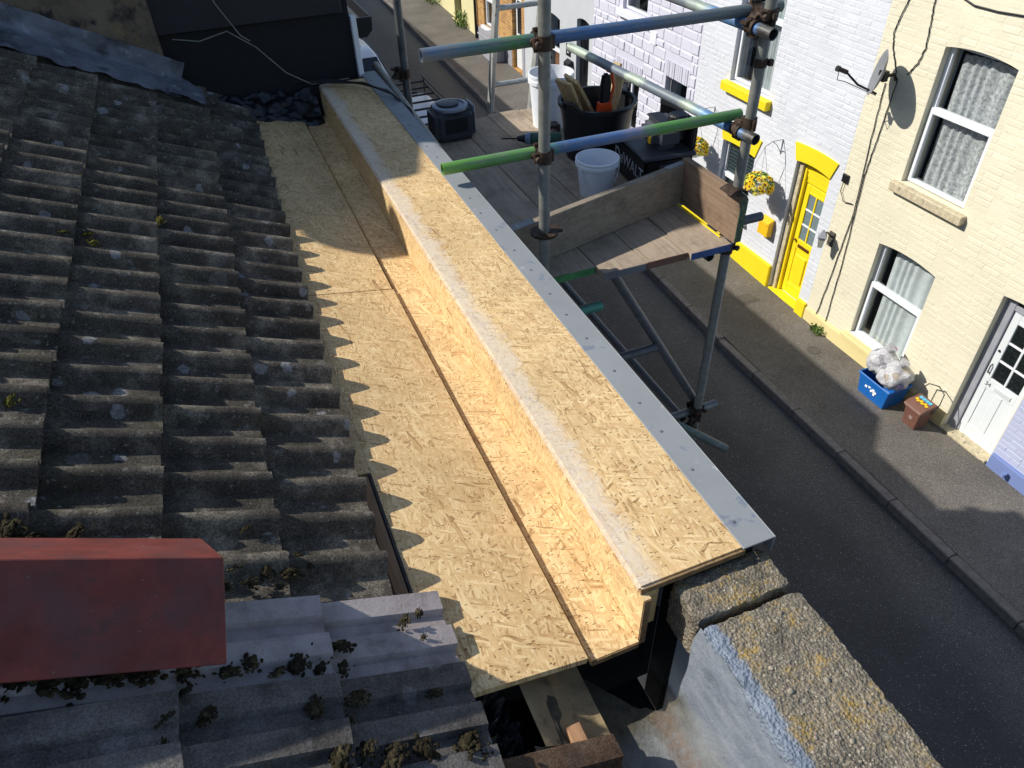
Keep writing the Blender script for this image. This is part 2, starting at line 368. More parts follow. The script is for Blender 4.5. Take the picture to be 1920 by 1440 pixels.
m_tan = M('tan_lining', lin(150, 132, 100), 0.8, 0.3, 9, 0.4, 50, 0.006, spots=[(lin(82, 70, 52), 10, 0.58, 0.12), (lin(58, 54, 46), 22, 0.66, 0.08)])
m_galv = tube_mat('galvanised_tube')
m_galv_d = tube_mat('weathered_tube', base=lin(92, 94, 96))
G_, B_, S_, Wt = lin(92, 152, 74), lin(66, 106, 154), lin(112, 122, 132), lin(176, 190, 172)
m_rail1 = tube_mat('rail_blue', [(0.6, lin(120, 112, 96)), (0.78, lin(96, 116, 142)), (1.0, lin(88, 122, 112)), (1.1, lin(78, 134, 78)), (1.22, B_), (1.5, B_), (1.8, S_), (2.3, lin(104, 112, 104))])
m_rail2 = tube_mat('rail_green', [(0.6, lin(120, 172, 70)), (0.95, G_), (1.16, lin(108, 160, 92)), (1.28, B_), (1.55, lin(86, 120, 172)), (1.66, lin(140, 136, 160)), (1.75, G_), (2.3, lin(86, 138, 76))])
m_rail3 = tube_mat('rail_striped', [(2.45, lin(52, 50, 50)), (2.56, lin(52, 50, 50)), (2.6, B_), (2.85, lin(92, 140, 190)), (2.95, Wt), (3.05, S_), (3.3, S_), (3.36, Wt), (3.46, Wt), (3.5, S_), (3.74, S_), (3.8, Wt), (4.2, Wt)], 1)
m_rust = M('rusty_coupler', lin(66, 52, 42), 0.65, 0.45, 30, 0.4, 140, 0.003, spots=[(lin(120, 104, 88), 60, 0.6, 0.12)], metal=0.4)
m_board = plank_mat('scaffold_board', lin(160, 144, 125), 1)
m_boardx = plank_mat('toe_board_wood', lin(152, 140, 124), 0)
m_bandb = M('blue_band', lin(58, 84, 132), 0.5, 0.3, 40); m_bandg = M('green_band', lin(70, 130, 78), 0.5, 0.3, 40)
m_alu = M('aluminium', lin(178, 180, 176), 0.45, 0.2, 16, 0.15, 80, 0.002, metal=0.35, spots=[(lin(120, 116, 108), 26, 0.62, 0.1)])
m_bucket = M('white_plastic', lin(226, 229, 234), 0.45, 0.05, 12)
m_orange = M('orange_plastic', lin(222, 74, 30), 0.45, 0.1)
m_yel = M('yellow_paint', lin(240, 212, 30), 0.5, 0.06, 5, 0.15, 60, 0.003)
m_yelb = M('mustard_metal', lin(240, 186, 34), 0.45, 0.05)
m_drill = M('green_tool', lin(52, 92, 74), 0.45, 0.3, 30); m_drillb = M('blue_tool', lin(120, 140, 160), 0.4, 0.3, 30)
m_char = M('charcoal_plastic', lin(62, 64, 70), 0.45, 0.15, 20, 0.1, 150); m_greyp = M('grey_plastic', lin(136, 142, 154), 0.4, 0.1)
m_cloth = M('black_cloth', lin(44, 40, 42), 0.95, 0.3, 20, 0.6, 90, 0.006)
m_road = road_mat('asphalt', (0.036, 0.036, 0.037), (0.55, 0.55, 0.52), 0.62)
m_pave = road_mat('pavement_asphalt', (0.135, 0.122, 0.106), (0.5, 0.47, 0.42), 0.85)
m_kerb = M('kerb_concrete', lin(118, 112, 106), 0.9, 0.25, 12, 0.4, 90, 0.004, rnd=0.12)
m_iron = M('iron_cover', lin(84, 80, 74), 0.6, 0.3, 30, 0.4, 90)
m_cream = painted_brick('cream_paint', lin(230, 223, 198), 0.5, 0.3); m_whiteb = painted_brick('white_brick_paint', lin(216, 219, 226), 0.12)
m_lav = painted_brick('lavender_stone_paint', lin(208, 208, 221), 0.2); m_blue = painted_brick('pale_blue_paint', lin(182, 188, 214), 0.15)
m_bluep = painted_brick('blue_plinth_paint', lin(120, 138, 188), 0.15); m_yelw = painted_brick('yellow_wall_paint', lin(240, 214, 32), 0.08)
m_greyw = painted_brick('pale_grey_render', lin(194, 198, 202), 0.1); m_creamf = painted_brick('pale_cream_render', lin(222, 213, 165), 0.15)
m_plinc = painted_brick('cream_plinth_paint', lin(222, 206, 150), 0.25)
m_upvc = M('white_upvc', lin(224, 227, 232), 0.35, 0.03, 6); m_door_w = M('white_door', lin(216, 221, 224), 0.4, 0.03, 6)
m_door_b = M('black_door', lin(18, 20, 24), 0.35, 0.2); m_stone = M('stone_sill', lin(190, 178, 150), 0.9, 0.25, 18, 0.5, 70, 0.005, spots=[(lin(96, 88, 76), 22, 0.6, 0.1)])
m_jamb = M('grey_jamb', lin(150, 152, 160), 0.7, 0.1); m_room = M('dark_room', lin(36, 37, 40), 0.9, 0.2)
m_slate = M('slate_roof', lin(74, 76, 84), 0.7, 0.25, 8, 0.3, 30)
m_leaf = M('weed_leaf', lin(92, 118, 48), 0.7, 0.4, 40); m_leafb = M('basket_leaf', lin(84, 116, 40), 0.7, 0.4, 60)
m_petal = M('yellow_petal', lin(248, 208, 28), 0.6, 0.15, 40); m_petal2 = M('pale_petal', lin(236, 226, 88), 0.6, 0.15, 40); m_seed = M('flower_centre', lin(112, 62, 24), 0.8, 0.3)
m_wbox = M('blue_bin', lin(24, 98, 176), 0.45, 0.08, 20); m_caddy = M('brown_bin', lin(112, 78, 66), 0.5, 0.1, 20)
m_sticky = M('yellow_print', lin(246, 196, 30), 0.5, 0.05); m_stickb = M('sky_print', lin(96, 186, 222), 0.5, 0.05)
m_van = M('van_paint', lin(226, 230, 236), 0.25, 0.03, 4, spec=0.6); m_vang = M('van_glass', lin(14, 18, 26), 0.08, 0.1, spec=0.8)
m_tyre = M('tyre', lin(26, 26, 27), 0.85, 0.2); m_blind = M('brown_blind', lin(134, 88, 62), 0.8, 0.2, 3, stretch=(1, 1, 40)); m_louv = M('dark_louvre', lin(58, 72, 76), 0.6, 0.1)

def glass_mat():
    t = NT('window_glass'); nt = t.t
    tr = t.n('ShaderNodeBsdfTransparent'); tr.inputs[0].default_value = (0.9, 0.92, 0.92, 1)
    gl = t.n('ShaderNodeBsdfGlossy'); gl.inputs['Roughness'].default_value = 0.03
    mx = t.n('ShaderNodeMixShader'); fr = t.n('ShaderNodeLayerWeight'); fr.inputs[0].default_value = 0.35
    t.l(t.math('MULTIPLY_ADD', t.math('POWER', fr.outputs['Facing'], 4.0), 0.7), mx.inputs[0]); t.t.nodes[-1].inputs[2].default_value = 0.08; t.l(tr.outputs[0], mx.inputs[1]); t.l(gl.outputs[0], mx.inputs[2])
    t.l(mx.outputs[0], nt.nodes['Material Output'].inputs[0]); return t.m
m_glass = glass_mat()
def net_mat():
    t = NT('net_curtain'); c = t.ramp(t.noise(26, 5, 0.75), [(0.32, lin(116, 120, 122)), (0.68, lin(218, 221, 222))]); t.col(c); return t.fin(0.9)
m_net = net_mat(); m_net2 = M('plain_net', lin(196, 203, 204), 0.9, 0.12, 9)
def frosted_mat():
    t = NT('patterned_glass'); c = t.ramp(t.noise(30, 6, 0.8, None, 1.5), [(0.35, lin(10, 13, 15)), (0.6, lin(34, 40, 42)), (0.78, lin(120, 124, 118))]); t.col(c)
    t.bump(t.noise(60, 4), 0.5, 0.004); return t.fin(0.15, 0, 0.6)
m_frost = frosted_mat()
def bag_mat():
    t = NT('clear_bag'); v = t.vor(11, t.mapv((1, 1, 1))); n2 = t.noise(34, 5, 0.8, None, 1.0)
    c = t.ramp(n2, [(0.25, lin(128, 124, 122)), (0.5, lin(196, 196, 200)), (0.75, lin(235, 236, 240))])
    sp = t.n('ShaderNodeSeparateColor'); t.l(v.outputs['Color'], sp.inputs[0])
    for ch, th, cc in ((0, 0.965, lin(196, 90, 120)), (1, 0.93, lin(70, 72, 86)), (2, 0.9, lin(158, 136, 100)), (0, 0.99, lin(80, 120, 180))):
        c = t.mix(t.math('MULTIPLY', t.math('GREATER_THAN', sp.outputs[ch], th), 0.6), c, cc)
    t.col(c); t.bump(t.noise(28, 5, 0.8, None, 0.8), 0.9, 0.02); return t.fin(0.18, 0, 0.6)
m_bag = bag_mat()
def concrete_mat():
    t = NT('exposed_aggregate'); x, y, z = t.xyz()
    c = t.ramp(t.noise(9, 6, 0.7), [(0.3, lin(96, 90, 80)), (0.7, lin(148, 140, 124))])
    for sc, th, a, b in ((110, 0.5, lin(74, 70, 64), lin(176, 168, 150)), (230, 0.4, lin(62, 60, 56), lin(200, 192, 176)), (400, .4, lin(70, 66, 60), lin(190, 184, 170))):
        v = t.vor(sc); sp = t.n('ShaderNodeSeparateColor'); t.l(v.outputs['Color'], sp.inputs[0])
        c = t.mix(t.math('MULTIPLY', t.math('GREATER_THAN', sp.outputs[1], th), t.ramp(v.outputs['Distance'], [(0.3, 0.85), (0.5, 0.0)])), c, t.ramp(sp.outputs[0], [(0, a), (0.6, lin(138, 126, 106)), (1, b)]))
    c = t.mix(0.6, c, t.ramp(t.noise(240, 4, 0.8), [(0.3, 0.5), (0.7, 1.5)]), 'MULTIPLY')
    ly = t.math('MULTIPLY', t.ramp(t.noise(9, 6, 0.8), [(0.5, 0.0), (0.62, 1.0)]), t.ramp(t.noise(90, 4, 0.8), [(0.42, 0.0), (0.56, 0.8)]))
    c = t.mix(t.ramp(t.noise(13, 6, 0.8, t.mapv((1, 1, 1), (0, 0, 0), None, (3, 1, 0))), [(0.52, 0.0), (0.66, 0.7)]), c, lin(58, 54, 46))
    c = t.mix(ly, c, lin(164, 132, 48))
    # blue-grey liquid coating brushed up the inner side and over the edge
    e = t.math('ADD', t.math('SUBTRACT', x, 0.655), t.math('MULTIPLY', t.math('SUBTRACT', t.noise(22, 6, 0.8), 0.5), 0.07))
    yy = t.ramp(t.math('ADD', y, t.math('MULTIPLY', t.math('SUBTRACT', t.noise(30, 4), 0.5), 0.04)), [(0.615, 1.0), (0.63, 0.0)])
    c = t.mix(t.math('MULTIPLY', t.ramp(e, [(0.0, 1.0), (0.012, 0.0)]), yy), c, t.ramp(t.noise(40, 4), [(0.3, lin(112, 123, 138)), (0.7, lin(140, 150, 164))]))
    t.col(c); t.bump(t.math('ADD', t.noise(120, 4, 0.8), t.vor(150).outputs['Distance']), 0.9, 0.005); return t.fin(0.88, 0, 0.3)
m_conc = concrete_mat()
# ------------------------------------------------------------------ ground
def zp(y): return -7.0+0.045*max(0.0, y-7.0)
YS = [-60, -20, -5, 0, 3, 5, 6, 7, 8, 9, 10, 12, 15, 20, 25, 30, 40, 60, 90]
def strip(x0, x1, dz, nx=1):
    b = MB(); n = len(YS)
    b.add([(x0+(x1-x0)*i/nx, y, zp(y)+dz) for y in YS for i in range(nx+1)],
          [(j*(nx+1)+i, j*(nx+1)+i+1, (j+1)*(nx+1)+i+1, (j+1)*(nx+1)+i) for j in range(n-1) for i in range(nx)])
    return b
g = MB(); g.add([(-900, -900, -7.6), (900, -900, -7.6), (900, 900, -7.6), (-900, 900, -7.6)], [(0, 1, 2, 3)])
mk('ground', g, m_road, kind='structure')
mk('road', strip(0.9, 6.36, -0.115), m_road, kind='structure')
pav = mk('pavement', strip(6.45, 8.3, 0.0), m_pave, kind='structure')
mk('near_pavement', strip(-0.5, 1.7, -0.02), m_pave, kind='structure')
kb = MB().box(-0.065, 0.065, -0.448, 0.448, -0.2, 0.006); kme = meshdata('kerb_stone', kb, m_kerb, 0.012)
for k in range(44):
    y = -3.0+k*0.905
    inst('kerb_stone', kme, (6.385+random.uniform(-.004, .004), y, zp(y)+random.uniform(-.003, .003)), pav, (math.atan(0.045) if y > 7 else 0, 0, random.uniform(-.004, .004)))
c = MB().box(7.22, 7.56, 8.0, 8.38, -6.985, -6.949); c.box(7.26, 7.52, 8.04, 8.34, -6.95, -6.944)
mk('manhole_cover', c, m_iron, bevel=0.003, label='square iron manhole cover set in the pavement by the yellow door', category='manhole cover')
c = MB().lathe((7.5, 6.58, -7.0), [(0.1, 0), (0.1, 0.006), (0.085, 0.008)], 20)
mk('stop_tap_cover', c, m_iron, label='small round pale cover set in the pavement by the cream house', category='cover')

# ------------------------------------------------------------------ houses across the street
XW = 7.92
unit = MB(); unit.add([(0, -.5, -.5), (0, .5, -.5), (0, .5, .5), (0, -.5, .5), (-1, -.45, -.36), (-1, .46, -.40), (-1, .45, .38), (-1, -.47, .36)],
                      [(4, 5, 6, 7), (0, 1, 5, 4), (1, 2, 6, 5), (2, 3, 7, 6), (3, 0, 4, 7)])
BR = {}
def brick_me(mat):
    if mat.name not in BR: BR[mat.name] = meshdata('brick', MBcopy(unit), mat)
    return BR[mat.name]
def MBcopy(b):
    c = MB(); c.v = list(b.v); c.f = list(b.f); c.mi = list(b.mi); return c
def wall_mesh(y0, y1, z0, z1, ops, x=XW, t=0.28):
    Y = sorted({y0, y1, *[o[0] for o in ops], *[o[1] for o in ops]}); Zs = sorted({z0, z1, *[o[2] for o in ops], *[o[3] for o in ops]})
    solid = lambda i, j: 0 <= i < len(Y)-1 and 0 <= j < len(Zs)-1 and not any(o[0] <= (Y[i]+Y[i+1])/2 <= o[1] and o[2] <= (Zs[j]+Zs[j+1])/2 <= o[3] for o in ops)
    b = MB()
    for i in range(len(Y)-1):
        for j in range(len(Zs)-1):
            if not solid(i, j): continue
            a, c_, d, e = Y[i], Y[i+1], Zs[j], Zs[j+1]
            b.add([(x, a, d), (x, c_, d), (x, c_, e), (x, a, e)], [(0, 3, 2, 1)])
            for (ii, jj, p, q) in ((i-1, j, (a, d), (a, e)), (i+1, j, (c_, d), (c_, e)), (i, j-1, (a, d), (c_, d)), (i, j+1, (a, e), (c_, e))):
                if not solid(ii, jj): b.add([(x, *p), (x, *q), (x+t, *q), (x+t, *p)], [(0, 1, 2, 3)])
    return b
def arch_fill(b, o, rise, x=XW):
    """the two spandrels that turn a square head into a shallow arch"""
    y0, y1, z0, z1 = o[:4]; n = 8; top = z1+0.02
    for k in range(n):
        a, c_ = k/n, (k+1)/n; f = lambda u: z1-rise*(2*u-1)**2
        ya, yb = y0-0.002+(y1-y0+.004)*a, y0-0.002+(y1-y0+.004)*c_
        b.prism([(ya, f(a)), (yb, f(c_)), (yb, top), (ya, top)], x+0.001, x+0.13)
def bricks(root, y0, y1, z0, z1, ops, mat, bl, bh, proud, gap, stone=False, cap=300):
    L = []; z = z0; row = 0
    while z < z1-0.02:
        h = bh*(random.uniform(0.7, 1.45) if stone else 1)
        segs = [(y0, y1)]
        for o in ops:
            if z+h > o[2]-0.005 and z < o[3]+0.005:
                ns = []
                for a, b in segs:
                    if o[1] <= a or o[0] >= b: ns.append((a, b)); continue
                    if o[0] > a: ns.append((a, o[0]))
                    if o[1] < b: ns.append((o[1], b))
                segs = ns
        for a, b in segs:
            y = a-(bl*0.5*(row % 2) if not stone else random.uniform(0, bl*.6))
            while y < b:
                l_ = bl*(random.uniform(0.45, 1.35) if stone else (1 if random.random() < .72 else .5))
                p, q = max(a, y)+gap/2, min(b, y+l_)-gap/2
                if q-p > 0.03: L.append((p, q, z+gap/2, min(z+h, z1)-gap/2))
                y += l_
        z += h; row += 1
    L.sort(key=lambda r: -((r[1]-r[0])*(r[3]-r[2]))/((XW**2+((r[0]+r[1])/2)**2+((r[2]+r[3])/2)**2)**1.0))
    me = brick_me(mat); nm = 'stone' if stone else 'brick'
    rest = MB()
    for k, (p, q, a, b) in enumerate(L):
        pr = proud*random.uniform(0.35, 1.5)
        if k < cap: inst(nm, me, (XW+0.001, (p+q)/2, (a+b)/2), root, (random.uniform(-.012, .012), 0, 0), (pr, q-p, b-a))
        else: rest.add([(XW+0.001-(pr if v[0] < 0 else 0), (p+q)/2+v[1]*(q-p), (a+b)/2+v[2]*(b-a)) for v in unit.v], unit.f)
    if rest.v: mk('brickwork', rest, mat, root, kind='stuff')
def window(root, o, frame=m_upvc, curtain=None, mid=None, deep=0.09, fw=0.055, split=None, curtain_y=(0.12, 1.0), sashes=True):
    y0, y1, z0, z1 = o[:4]; x = XW+deep
    wd = thing_child('window', root, (x, (y0+y1)/2, z0))
    f = MB()
    y0i, y1i = y0+0.004, y1-0.004
    def fr(a, b, c_, d, xx, t=0.05, w_=fw):
        f.box(xx, xx+t, a, a+w_, c_, d); f.box(xx, xx+t, b-w_, b, c_, d); f.box(xx+.001, xx+t-.001, a+w_, b-w_, c_, c_+w_); f.box(xx+.001, xx+t-.001, a+w_, b-w_, d-w_, d)
    fr(y0i, y1i, z0, z1, x)
    if mid is not None:
        f.box(x-.03, x+.045, y0i+fw, y1i-fw, mid-.04, mid+.035); fr(y0i+fw*.55, y1i-fw*.55, z0+.02, mid+.03, x-.028, 0.028, fw*.8)
    if split is not None: f.box(x+.002, x+.048, split-.025, split+.025, z0+fw, z1-fw)
    mk('frame', f, frame, wd, bevel=0.004)
    gp = MB(); gp.add([(x+.02, y0i+.01, z0+.01), (x+.02, y1i-.01, z0+.01), (x+.02, y1i-.01, z1-.01), (x+.02, y0i+.01, z1-.01)], [(0, 1, 2, 3)]); mk('pane', gp, m_glass, wd)
    mk('dark_room', MB().box(x+.35, x+.36, y0-.1, y1+.1, z0-.1, z1+.1), m_room, wd)  # dark sheet standing in for the unlit room behind
    if curtain:
        ya, yb = y0+(y1-y0)*(1-curtain_y[1]), y1-(y1-y0)*curtain_y[0]
        cb = MB().grid(lambda u, v: (x+.12+.018*math.sin(u*38+math.sin(u*9)*2)+.006*math.sin(v*5), ya+(yb-ya)*u, z0+.01+(z1-z0-.14)*v+.03*math.sin(u*3)*v), 60, 4)
        mk('net_curtain', cb, curtain, wd, smooth=60)
    return wd
def thing_child(name, parent, loc):
    o = bpy.data.objects.new(name, None); o.empty_display_size = .05; return put(o, (loc[0], loc[1], loc[2]+Z0), parent)
def house(label, y0, y1, mat, ops, top=-0.9):
    r = thing('terraced_house', label, 'house', (XW+.1, (y0+y1)/2, zp((y0+y1)/2)), 'terraced houses across the street')
    w_ = wall_mesh(y0, y1, zp(y0)-.4, top, ops)
    for o in ops:
        if len(o) > 4: arch_fill(w_, o, o[4])
    mk('wall', w_, mat, r)
    rf = MB().prism([(XW-.25, top-.02), (XW+4, top+2.3), (XW+8, top-.02), (XW+8, top-.2), (XW-.25, top-.14)], y0, y1, 'y')
    mk('roof', rf, m_slate, r)
    return r

# --- cream house
up, low, dr = (5.43, 6.39, -4.24, -2.55, .05), (5.43, 6.40, -6.66, -5.10, .05), (3.80, 4.53, -7.02, -4.86, .03)
cr = house('cream painted brick house with sash windows and a satellite dish', 3.79, 7.33, m_cream, [up, low, dr])
bricks(cr, 3.79, 7.33, -6.74, -1.5, [up[:4], low[:4], dr[:4], (5.33, 6.49, -4.4, -4.2), (5.36, 6.5, -6.76, -6.6)], m_cream, 0.222, 0.0765, 0.0026, 0.009)
pl = MB()
for a, b in ((4.53, 7.33),): pl.prism([(XW-.03, -7.2), (XW-.03, -6.80), (XW-.012, -6.755), (XW+.01, -6.755), (XW+.01, -7.2)], a, b, 'y')
mk('plinth', pl, m_plinc, cr)
window(cr, up, curtain=m_net, mid=-3.32); window(cr, low, curtain=m_net2, mid=-5.79, curtain_y=(.16, 1.0))
mk('window_sill', MB().box(XW-.09, XW+.1, 5.34, 6.48, -4.37, -4.25), m_stone, cr, bevel=.01)
mk('window_sill', MB().box(XW-.10, XW+.06, 5.37, 6.49, -6.755, -6.672), m_plinc, cr, bevel=.01)
mk('window_sill', MB().box(XW+.0, XW+.088, 5.435, 6.395, -6.671, -6.645), m_upvc, cr, bevel=.004)
def panes_door(root, y0, y1, z0, z1, leaf, trim, x, cols, rows, gz0, gz1, glass, arch=0):
    d = thing_child('door', root, (x, (y0+y1)/2, z0)); b = MB(); st = .095
    b.box(x, x+.045, y0, y0+st, z0, z1); b.box(x, x+.045, y1-st, y1, z0, z1)
    b.box(x+.001, x+.044, y0+st, y1-st, z1-.1, z1); b.box(x+.001, x+.044, y0+st, y1-st, gz0-.16, gz0); b.box(x+.001, x+.044, y0+st, y1-st, z0, z0+.2)
    b.box(x+.012, x+.036, y0+st, y1-st, z0+.2, gz0-.16)
    b.box(x+.001, x+.044, y0+st, y1-st, gz1, z1-.1)
    if trim:
        m_ = (y0+y1)/2
        b.box(x+.002, x+.043, m_-.05, m_+.05, z0+.2, gz0-.16)
    for k in range(1, cols): yy = y0+st+(y1-y0-2*st)*k/cols; b.box(x+.003, x+.04, yy-.014, yy+.014, gz0, gz1)
    mk('leaf', b, leaf, d, bevel=.004)
    g_ = MB()
    for k in range(1, rows): zz = gz0+(gz1-gz0)*k/rows; g_.box(x+.004, x+.039, y0+st, y1-st, zz-.013, zz+.013)
    mk('glazing_bar', g_, m_upvc if leaf is not m_yel else m_upvc, d, bevel=.003)
    for i in range(cols):
        for j in range(rows):
            ya = y0+st+(y1-y0-2*st)*i/cols; za = gz0+(gz1-gz0)*j/rows
            mk('pane', MB().box(x+.02, x+.025, ya+.005, ya+(y1-y0-2*st)/cols-.005, za+.005, za+(gz1-gz0)/rows-.005), glass, d)
    return d
d = panes_door(cr, 3.82, 4.40, -6.98, -5.06, m_door_w, True, XW+.13, 2, 3, -6.02, -5.2, m_frost)
mk('letterbox', MB().box(XW+.118, XW+.13, 3.97, 4.2, -6.14, -6.08), M('letterbox_grey', lin(196, 204, 204), .4, .05), d, bevel=.003)
mk('handle', MB().path([(XW+.13, 4.355, -5.83), (XW+.1, 4.355, -5.84), (XW+.1, 4.355, -5.95), (XW+.13, 4.355, -5.96)], .008), m_blackp, d)
mk('lock', MB().tube((XW+.13, 4.355, -5.62), (XW+.115, 4.355, -5.62), .014), m_blackp, d)
text('door_number', '34', .085, m_nail, d, (XW+.128, 4.30, -6.11), (R(90), 0, R(-90)))
fr = MB().box(XW+.10, XW+.17, 4.405, 4.53, -7.0, -4.9); fr.box(XW+.105, XW+.168, 3.80, 4.405, -5.05, -4.98)
mk('door_frame', fr, m_jamb, cr, bevel=.004)
mk('fanlight', MB().box(XW+.14, XW+.146, 3.8, 4.41, -4.98, -4.86), m_frost, cr)
mk('door_sill', MB().box(XW-.04, XW+.16, 3.80, 4.53, -7.02, -6.965), m_stone, cr, bevel=.008)
# --- blue house
bl = house('pale blue painted house with deeper blue base beside the white door', -1.0, 3.79, m_blue, [(1.0, 2.0, -6.4, -5.0)])
bricks(bl, 2.0, 3.79, -6.76, -5.2, [], m_blue, .222, .0765, .005, .012)
window(bl, (1.0, 2.0, -6.4, -5.0), curtain=m_net2, mid=-5.7)
mk('plinth', MB().box(XW-.045, XW+.01, -1.0, 3.775, -7.2, -6.79), m_bluep, bl, bevel=.01)
tp = MB().tube((XW-.1, 3.5, -6.9), (XW-.045, 3.5, -6.9), .018).tube((XW-.1, 3.5, -6.92), (XW-.1, 3.5, -6.86), .03)
mk('outside_tap', tp, m_bluep, bl, smooth=40)
# --- white house with yellow trim
up, low, dr = (9.18, 10.19, -4.05, -2.5, .05), (9.22, 10.10, -6.12, -4.96, .05), (7.55, 8.28, -6.95, -4.62, .06)
wh = house('white painted brick house with bright yellow door, sills and base', 7.33, 11.1, m_whiteb, [up, low, dr])
bricks(wh, 7.33, 11.1, -6.55, -1.9, [up[:4], low[:4], dr[:4], (7.40, 8.40, -4.72, -4.36), (9.08, 10.24, -5.0, -4.6), (9.05, 10.3, -4.26, -4.0)], m_whiteb, .222, .0765, .0032, .010)
mk('plinth', MB().box(XW-.05, XW+.01, 8.29, 11.1, -7.1, -6.54), m_yelw, wh, bevel=.012)
mk('plinth', MB().box(XW-.05, XW+.01, 7.335, 7.545, -7.1, -6.72), m_yelw, wh, bevel=.012)
def lintel(y0, y1, z0, z1, fl, rise, x0):
    n = 8; bot = [(y0+(y1-y0)*k/n, z0+rise*(1-(2*k/n-1)**2)) for k in range(n+1)]
    tp = [(y0-fl+(y1-y0+2*fl)*k/n, z1+rise*.7*(1-(2*k/n-1)**2)) for k in range(n, -1, -1)]
    return MB().prism(bot+tp, x0, XW+.004)
mk('door_lintel', lintel(7.545, 8.285, -4.685, -4.43, .09, .04, XW-.022), m_yelw, wh)
mk('window_lintel', lintel(9.215, 10.105, -5.0, -4.70, .1, .03, XW-.022), m_yelw, wh)
window(wh, up, curtain=m_net2, mid=-3.0, split=9.7, curtain_y=(.5, 1.0)); lw = window(wh, low, frame=m_upvc, mid=-5.6)
lb = MB()
for k in range(16): lb.box(XW+.135, XW+.15, 9.29, 10.03, -6.04+k*.062, -6.0+k*.062)
mk('louvre_blind', lb, m_louv, lw)
mk('window_sill', MB().box(XW-.11, XW+.08, 9.08, 10.28, -4.20, -4.055), m_yel, wh, bevel=.01)
mk('window_sill', MB().box(XW-.09, XW+.08, 9.12, 10.2, -6.2, -6.125), m_upvc, wh, bevel=.01)
d = panes_door(wh, 7.60, 8.12, -6.93, -5.02, m_yel, False, XW+.15, 2, 3, -5.93, -5.16, M('pale_frosted', lin(112, 128, 134), .15, .15, 20, .3, 60))
pn = MB().box(XW+.138, XW+.16, 7.74, 7.98, -6.66, -6.18)
mk('panel', pn, m_yel, d, bevel=.012); mk('letterbox', MB().box(XW+.138, XW+.15, 7.73, 7.99, -6.06, -6.0), M('brass', lin(120, 84, 36), .4, .2, metal=.6), d, bevel=.004)
mk('knob', MB().lathe((XW+.15, 8.07, -5.95), [(.012, 0), (.012, .02), (.024, .03), (.024, .045), (.0, .052)], 12, axis=(-1, 0, 0)), M('brass_knob', lin(196, 160, 70), .3, .1, metal=.8), d, smooth=50)
tr = MB()
for k, (a, b) in enumerate(((-5.0, -4.92), (-4.915, -4.835), (-4.83, -4.73))): tr.box(XW+.14-.012*k, XW+.2, 7.57, 8.14, a, b)
tr.box(XW+.1, XW+.21, 8.13, 8.18, -6.93, -4.6)
mk('door_surround', tr, m_yel, wh, bevel=.006)
mk('door_reveal', MB().box(XW+.06, XW+.22, 8.185, 8.28, -6.93, -4.6), m_stone, wh)
mk('door_step', MB().box(XW-.02, XW+.15, 7.56, 8.27, -6.97, -6.935), m_yelw, wh, bevel=.006)
# --- lavender stone-faced house
o1, o2, o3 = (13.0, 13.94, -6.05, -4.92), (11.36, 12.08, -6.8, -4.50), (12.93, 13.86, -3.72, -2.2)
lv = house('lavender white house faced in rough painted stone blocks', 11.1, 15.07, m_lav, [o1, o2, o3])
bricks(lv, 11.12, 15.05, -6.7, -1.9, [o1, o2, o3, (12.9, 14.04, -4.92, -4.6), (11.3, 12.16, -4.5, -4.2), (12.8, 14.0, -3.9, -3.7)], m_lav, .36, .155, .016, .011, True)
vs = MB()
for (a, b, c_, d_) in ((12.92, 14.02, -4.91, -4.62), (11.3, 12.14, -4.49, -4.21)):
    n = int((b-a)/.062)
    for k in range(n): vs.box(XW-.02*random.uniform(.5, 1.2), XW+.003, a+k*.062, a+k*.062+.05, c_, d_)
mk('soldier_course', vs, m_lav, lv, kind='stuff')
window(lv, o1, mid=None, split=13.45); window(lv, o3, mid=-3.0); window(lv, o2, frame=m_jamb, mid=-5.2)
mk('window_sill', MB().box(XW-.09, XW+.08, 12.85, 13.98, -3.84, -3.725), m_upvc, lv, bevel=.01)
mk('window_sill', MB().box(XW-.08, XW+.08, 12.92, 14.0, -6.13, -6.055), m_upvc, lv, bevel=.01)
mk('air_vent', MB().box(XW-.03, XW, 12.5, 12.72, -4.08, -3.86), m_upvc, lv, bevel=.004)
# --- grey rendered house
o1, o2, o3 = (16.75, 17.7, -6.08, -4.5, .06), (15.24, 15.86, -6.62, -4.28, .06), (16.6, 17.6, -3.5, -2.2)
gy = house('pale grey rendered house with a black front door', 15.07, 18.9, m_greyw, [o1, o2, o3])
w1 = window(gy, o1, mid=-5.3); window(gy, o3, mid=-2.9)
bb = MB()
for k in range(20): bb.box(XW+.15, XW+.16, 16.8, 17.3, -6.0+k*.034, -5.97+k*.034)
mk('wooden_blind', bb, m_blind, w1)
mk('window_sill', MB().box(XW-.08, XW+.08, 16.68, 17.76, -6.16, -6.085), m_upvc, gy, bevel=.01)
d = thing_child('door', gy, (XW+.1, 15.5, -6.6)); mk('leaf', MB().box(XW+.1, XW+.15, 15.25, 15.85, -6.6, -4.3), m_door_b, d, bevel=.004)
pn = MB()
for a in (15.33, 15.59): pn.box(XW+.088, XW+.1, a, a+.18, -6.4, -5.75); pn.box(XW+.088, XW+.1, a, a+.18, -5.5, -4.7)
mk('panel', pn, m_door_b, d, bevel=.006); mk('handle', MB().box(XW+.06, XW+.1, 15.31, 15.39, -5.62, -5.6), m_alu, d, bevel=.003)
mk('door_step', MB().box(XW-.06, XW+.1, 15.22, 15.88, -6.66, -6.60), m_stone, gy, bevel=.008)
